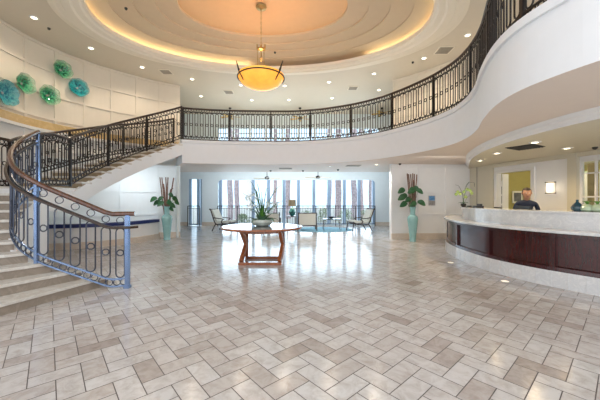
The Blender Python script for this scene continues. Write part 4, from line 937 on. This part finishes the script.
q = MB(); q.box((0, 0, .50), (.78, .5, .02)); q.build('glass_top', mat('table_glass', (.45, .55, .55), .05, var=0, trans=.6), e); q = MB()
for a in (-1, 1): q.bar((-.38, a * .24, .48), (.38, a * .24, .48), .025, .025); q.bar((a * .38, -.24, .48), (a * .38, .24, .48), .025, .025)
q.build('frame', M_dkwood, e)
for a in (-1, 1):
    for b_ in (-1, 1): q = MB(); q.bar((a * .37, b_ * .23, 0), (a * .37, b_ * .23, .47), .022, .022); q.build('leg', M_dkwood, e)
q = MB(); q.lathe([(.05, 0), (.12, .03), (.19, .09), (.18, .09), (.1, .045)], n=20); o = q.build('dark_bowl', M_black, smooth=True); o.location = (1.40, 12.75, .522); tag(o, 'shallow dark bowl on the glass coffee table', 'bowl')
def fan(loc, ztop, rad, mb_, lab, grp, nbl=4, rot=.15):
    e = empty('ceiling_fan', loc, rot, label=lab, cat='fan', group=grp)
    q = MB(); q.lathe([(.04, -.05), (.1, -.03), (.11, .05), (.06, .09), (.02, .1)], n=18); q.build('motor', M_iron, e, smooth=True)
    q = MB(); q.tube([(0, 0, .08), (0, 0, ztop - loc[2] - .001)], .014, 8); q.build('rod', M_iron, e); q = MB(); h = ztop - loc[2]; q.lathe([(.015, h - .07), (.07, h - .03), (.07, h)], n=16); q.build('canopy', M_iron, e)
    for k in range(nbl):
        a = 2 * PI * k / nbl; q = MB(); M_ = Matrix.Rotation(a, 3, 'Z') @ Matrix.Rotation(.2, 3, 'X'); q.box(M_ @ Vector((rad * .58, 0, 0)), (rad * .84, .13, .012), M=M_); q.build('blade', mb_, e)
fan(((267 - 300) * 13.4 / F, 13.4, 2.36), 2.87, .62, M_cblade, 'cream bladed ceiling fan above the flower arrangement', 'fans over the seating area'); fan(((318 - 300) * 13.4 / F, 13.4, 2.40), 2.87, .62, M_cblade, 'cream bladed ceiling fan right of centre over the seating area', 'fans over the seating area')
for x, y, lab in ((230, 116.5, 'golden bladed fan behind the balcony rail at left'), (300, 118.5, 'golden bladed fan behind the balcony rail at centre'), (382, 113.5, 'golden bladed fan behind the balcony rail at right')):
    Yf = 14.0; fan(((x - 300) * Yf / F, Yf, H0 + (200 - y) * Yf / F), ZU, .5, M_gold, lab, 'fans on the upper floor', 5, .3)

# ------------------------------------------------------------------ light and camera
wd = bpy.data.worlds.new('sky'); scene.world = wd; wd.use_nodes = True; bg = wd.node_tree.nodes['Background']; bg.inputs[1].default_value = 2.0
_n, _l = wd.node_tree.nodes, wd.node_tree.links; _tc = _n.new('ShaderNodeTexCoord'); _sp = _n.new('ShaderNodeSeparateXYZ'); _r = _n.new('ShaderNodeValToRGB'); _mr = _n.new('ShaderNodeMapRange')
_l.new(_tc.outputs['Generated'], _sp.inputs[0]); _l.new(_sp.outputs[1], _mr.inputs[0]); _mr.inputs[1].default_value = -1; _mr.inputs[2].default_value = 1; _l.new(_mr.outputs[0], _r.inputs[0]); _l.new(_r.outputs[0], bg.inputs[0])
_r.color_ramp.elements[0].position = .35; _r.color_ramp.elements[0].color = (.94, .95, .98, 1); _r.color_ramp.elements[1].position = .75; _r.color_ramp.elements[1].color = (.66, .84, 1, 1)
def portal(loc, rot, sx, sy):
    o = light('AREA', 'window_portal', loc, 1, (1, 1, 1), sx, rot, sy); o.data.cycles.is_portal = True
def wash(name, loc, d, energy, col, sx, sy):
    o = light('AREA', name, loc, energy, col, sx, None, sy); o.rotation_euler = Vector(d).to_track_quat('-Z', 'Z').to_euler()
wash('added_beam_fill', (0, 12.78, 2.74), (0, 1, -.25), 75, (.92, .97, 1), 8.5, .12)  # added fill light without a fixture, brightens the seating back wall
wash('added_stair_fill', (-5.3, 8.75, 2.2), (-.5, .8, -.5), 26, (.9, .96, 1), .9, .2)  # added fill under the stair, no lamp there, lifts the alcove wall
wash('added_lobby_fill', (4.3, 8.0, 2.5), (0, 1, -.95), 8, (1, .96, .92), 1.8, .12)  # added fill without a fitting, lightens the white wall by the vase
# daylight entering through the two window walls
light('AREA', 'daylight_ground_windows', (-.2, YB + .35, 1.3), 230, (.72, .87, 1), 8.2, (-PI / 2, 0, 0), 2.3)
light('AREA', 'daylight_upper_windows', (-.1, YB + .35, 4.4), 160, (.8, .92, 1), 8.4, (-PI / 2, 0, 0), 1.4)
cam = bpy.data.cameras.new('camera'); co = bpy.data.objects.new('camera', cam); COL.objects.link(co); scene.camera = co
co.location = (0, 0, H0); co.rotation_euler = (PI / 2, 0, 0); cam.sensor_width = 36; cam.lens = F / 600 * 36; cam.clip_start = .05; cam.clip_end = 200
scene.view_settings.view_transform = 'Standard'; scene.view_settings.look = 'None'; scene.view_settings.gamma = 1; scene.view_settings.exposure = 0; scene.view_settings.use_curve_mapping = False
scene.cycles.use_denoising = True; scene.cycles.max_bounces = 8; scene.cycles.diffuse_bounces = 5; scene.cycles.transparent_max_bounces = 12; scene.cycles.sample_clamp_indirect = 6
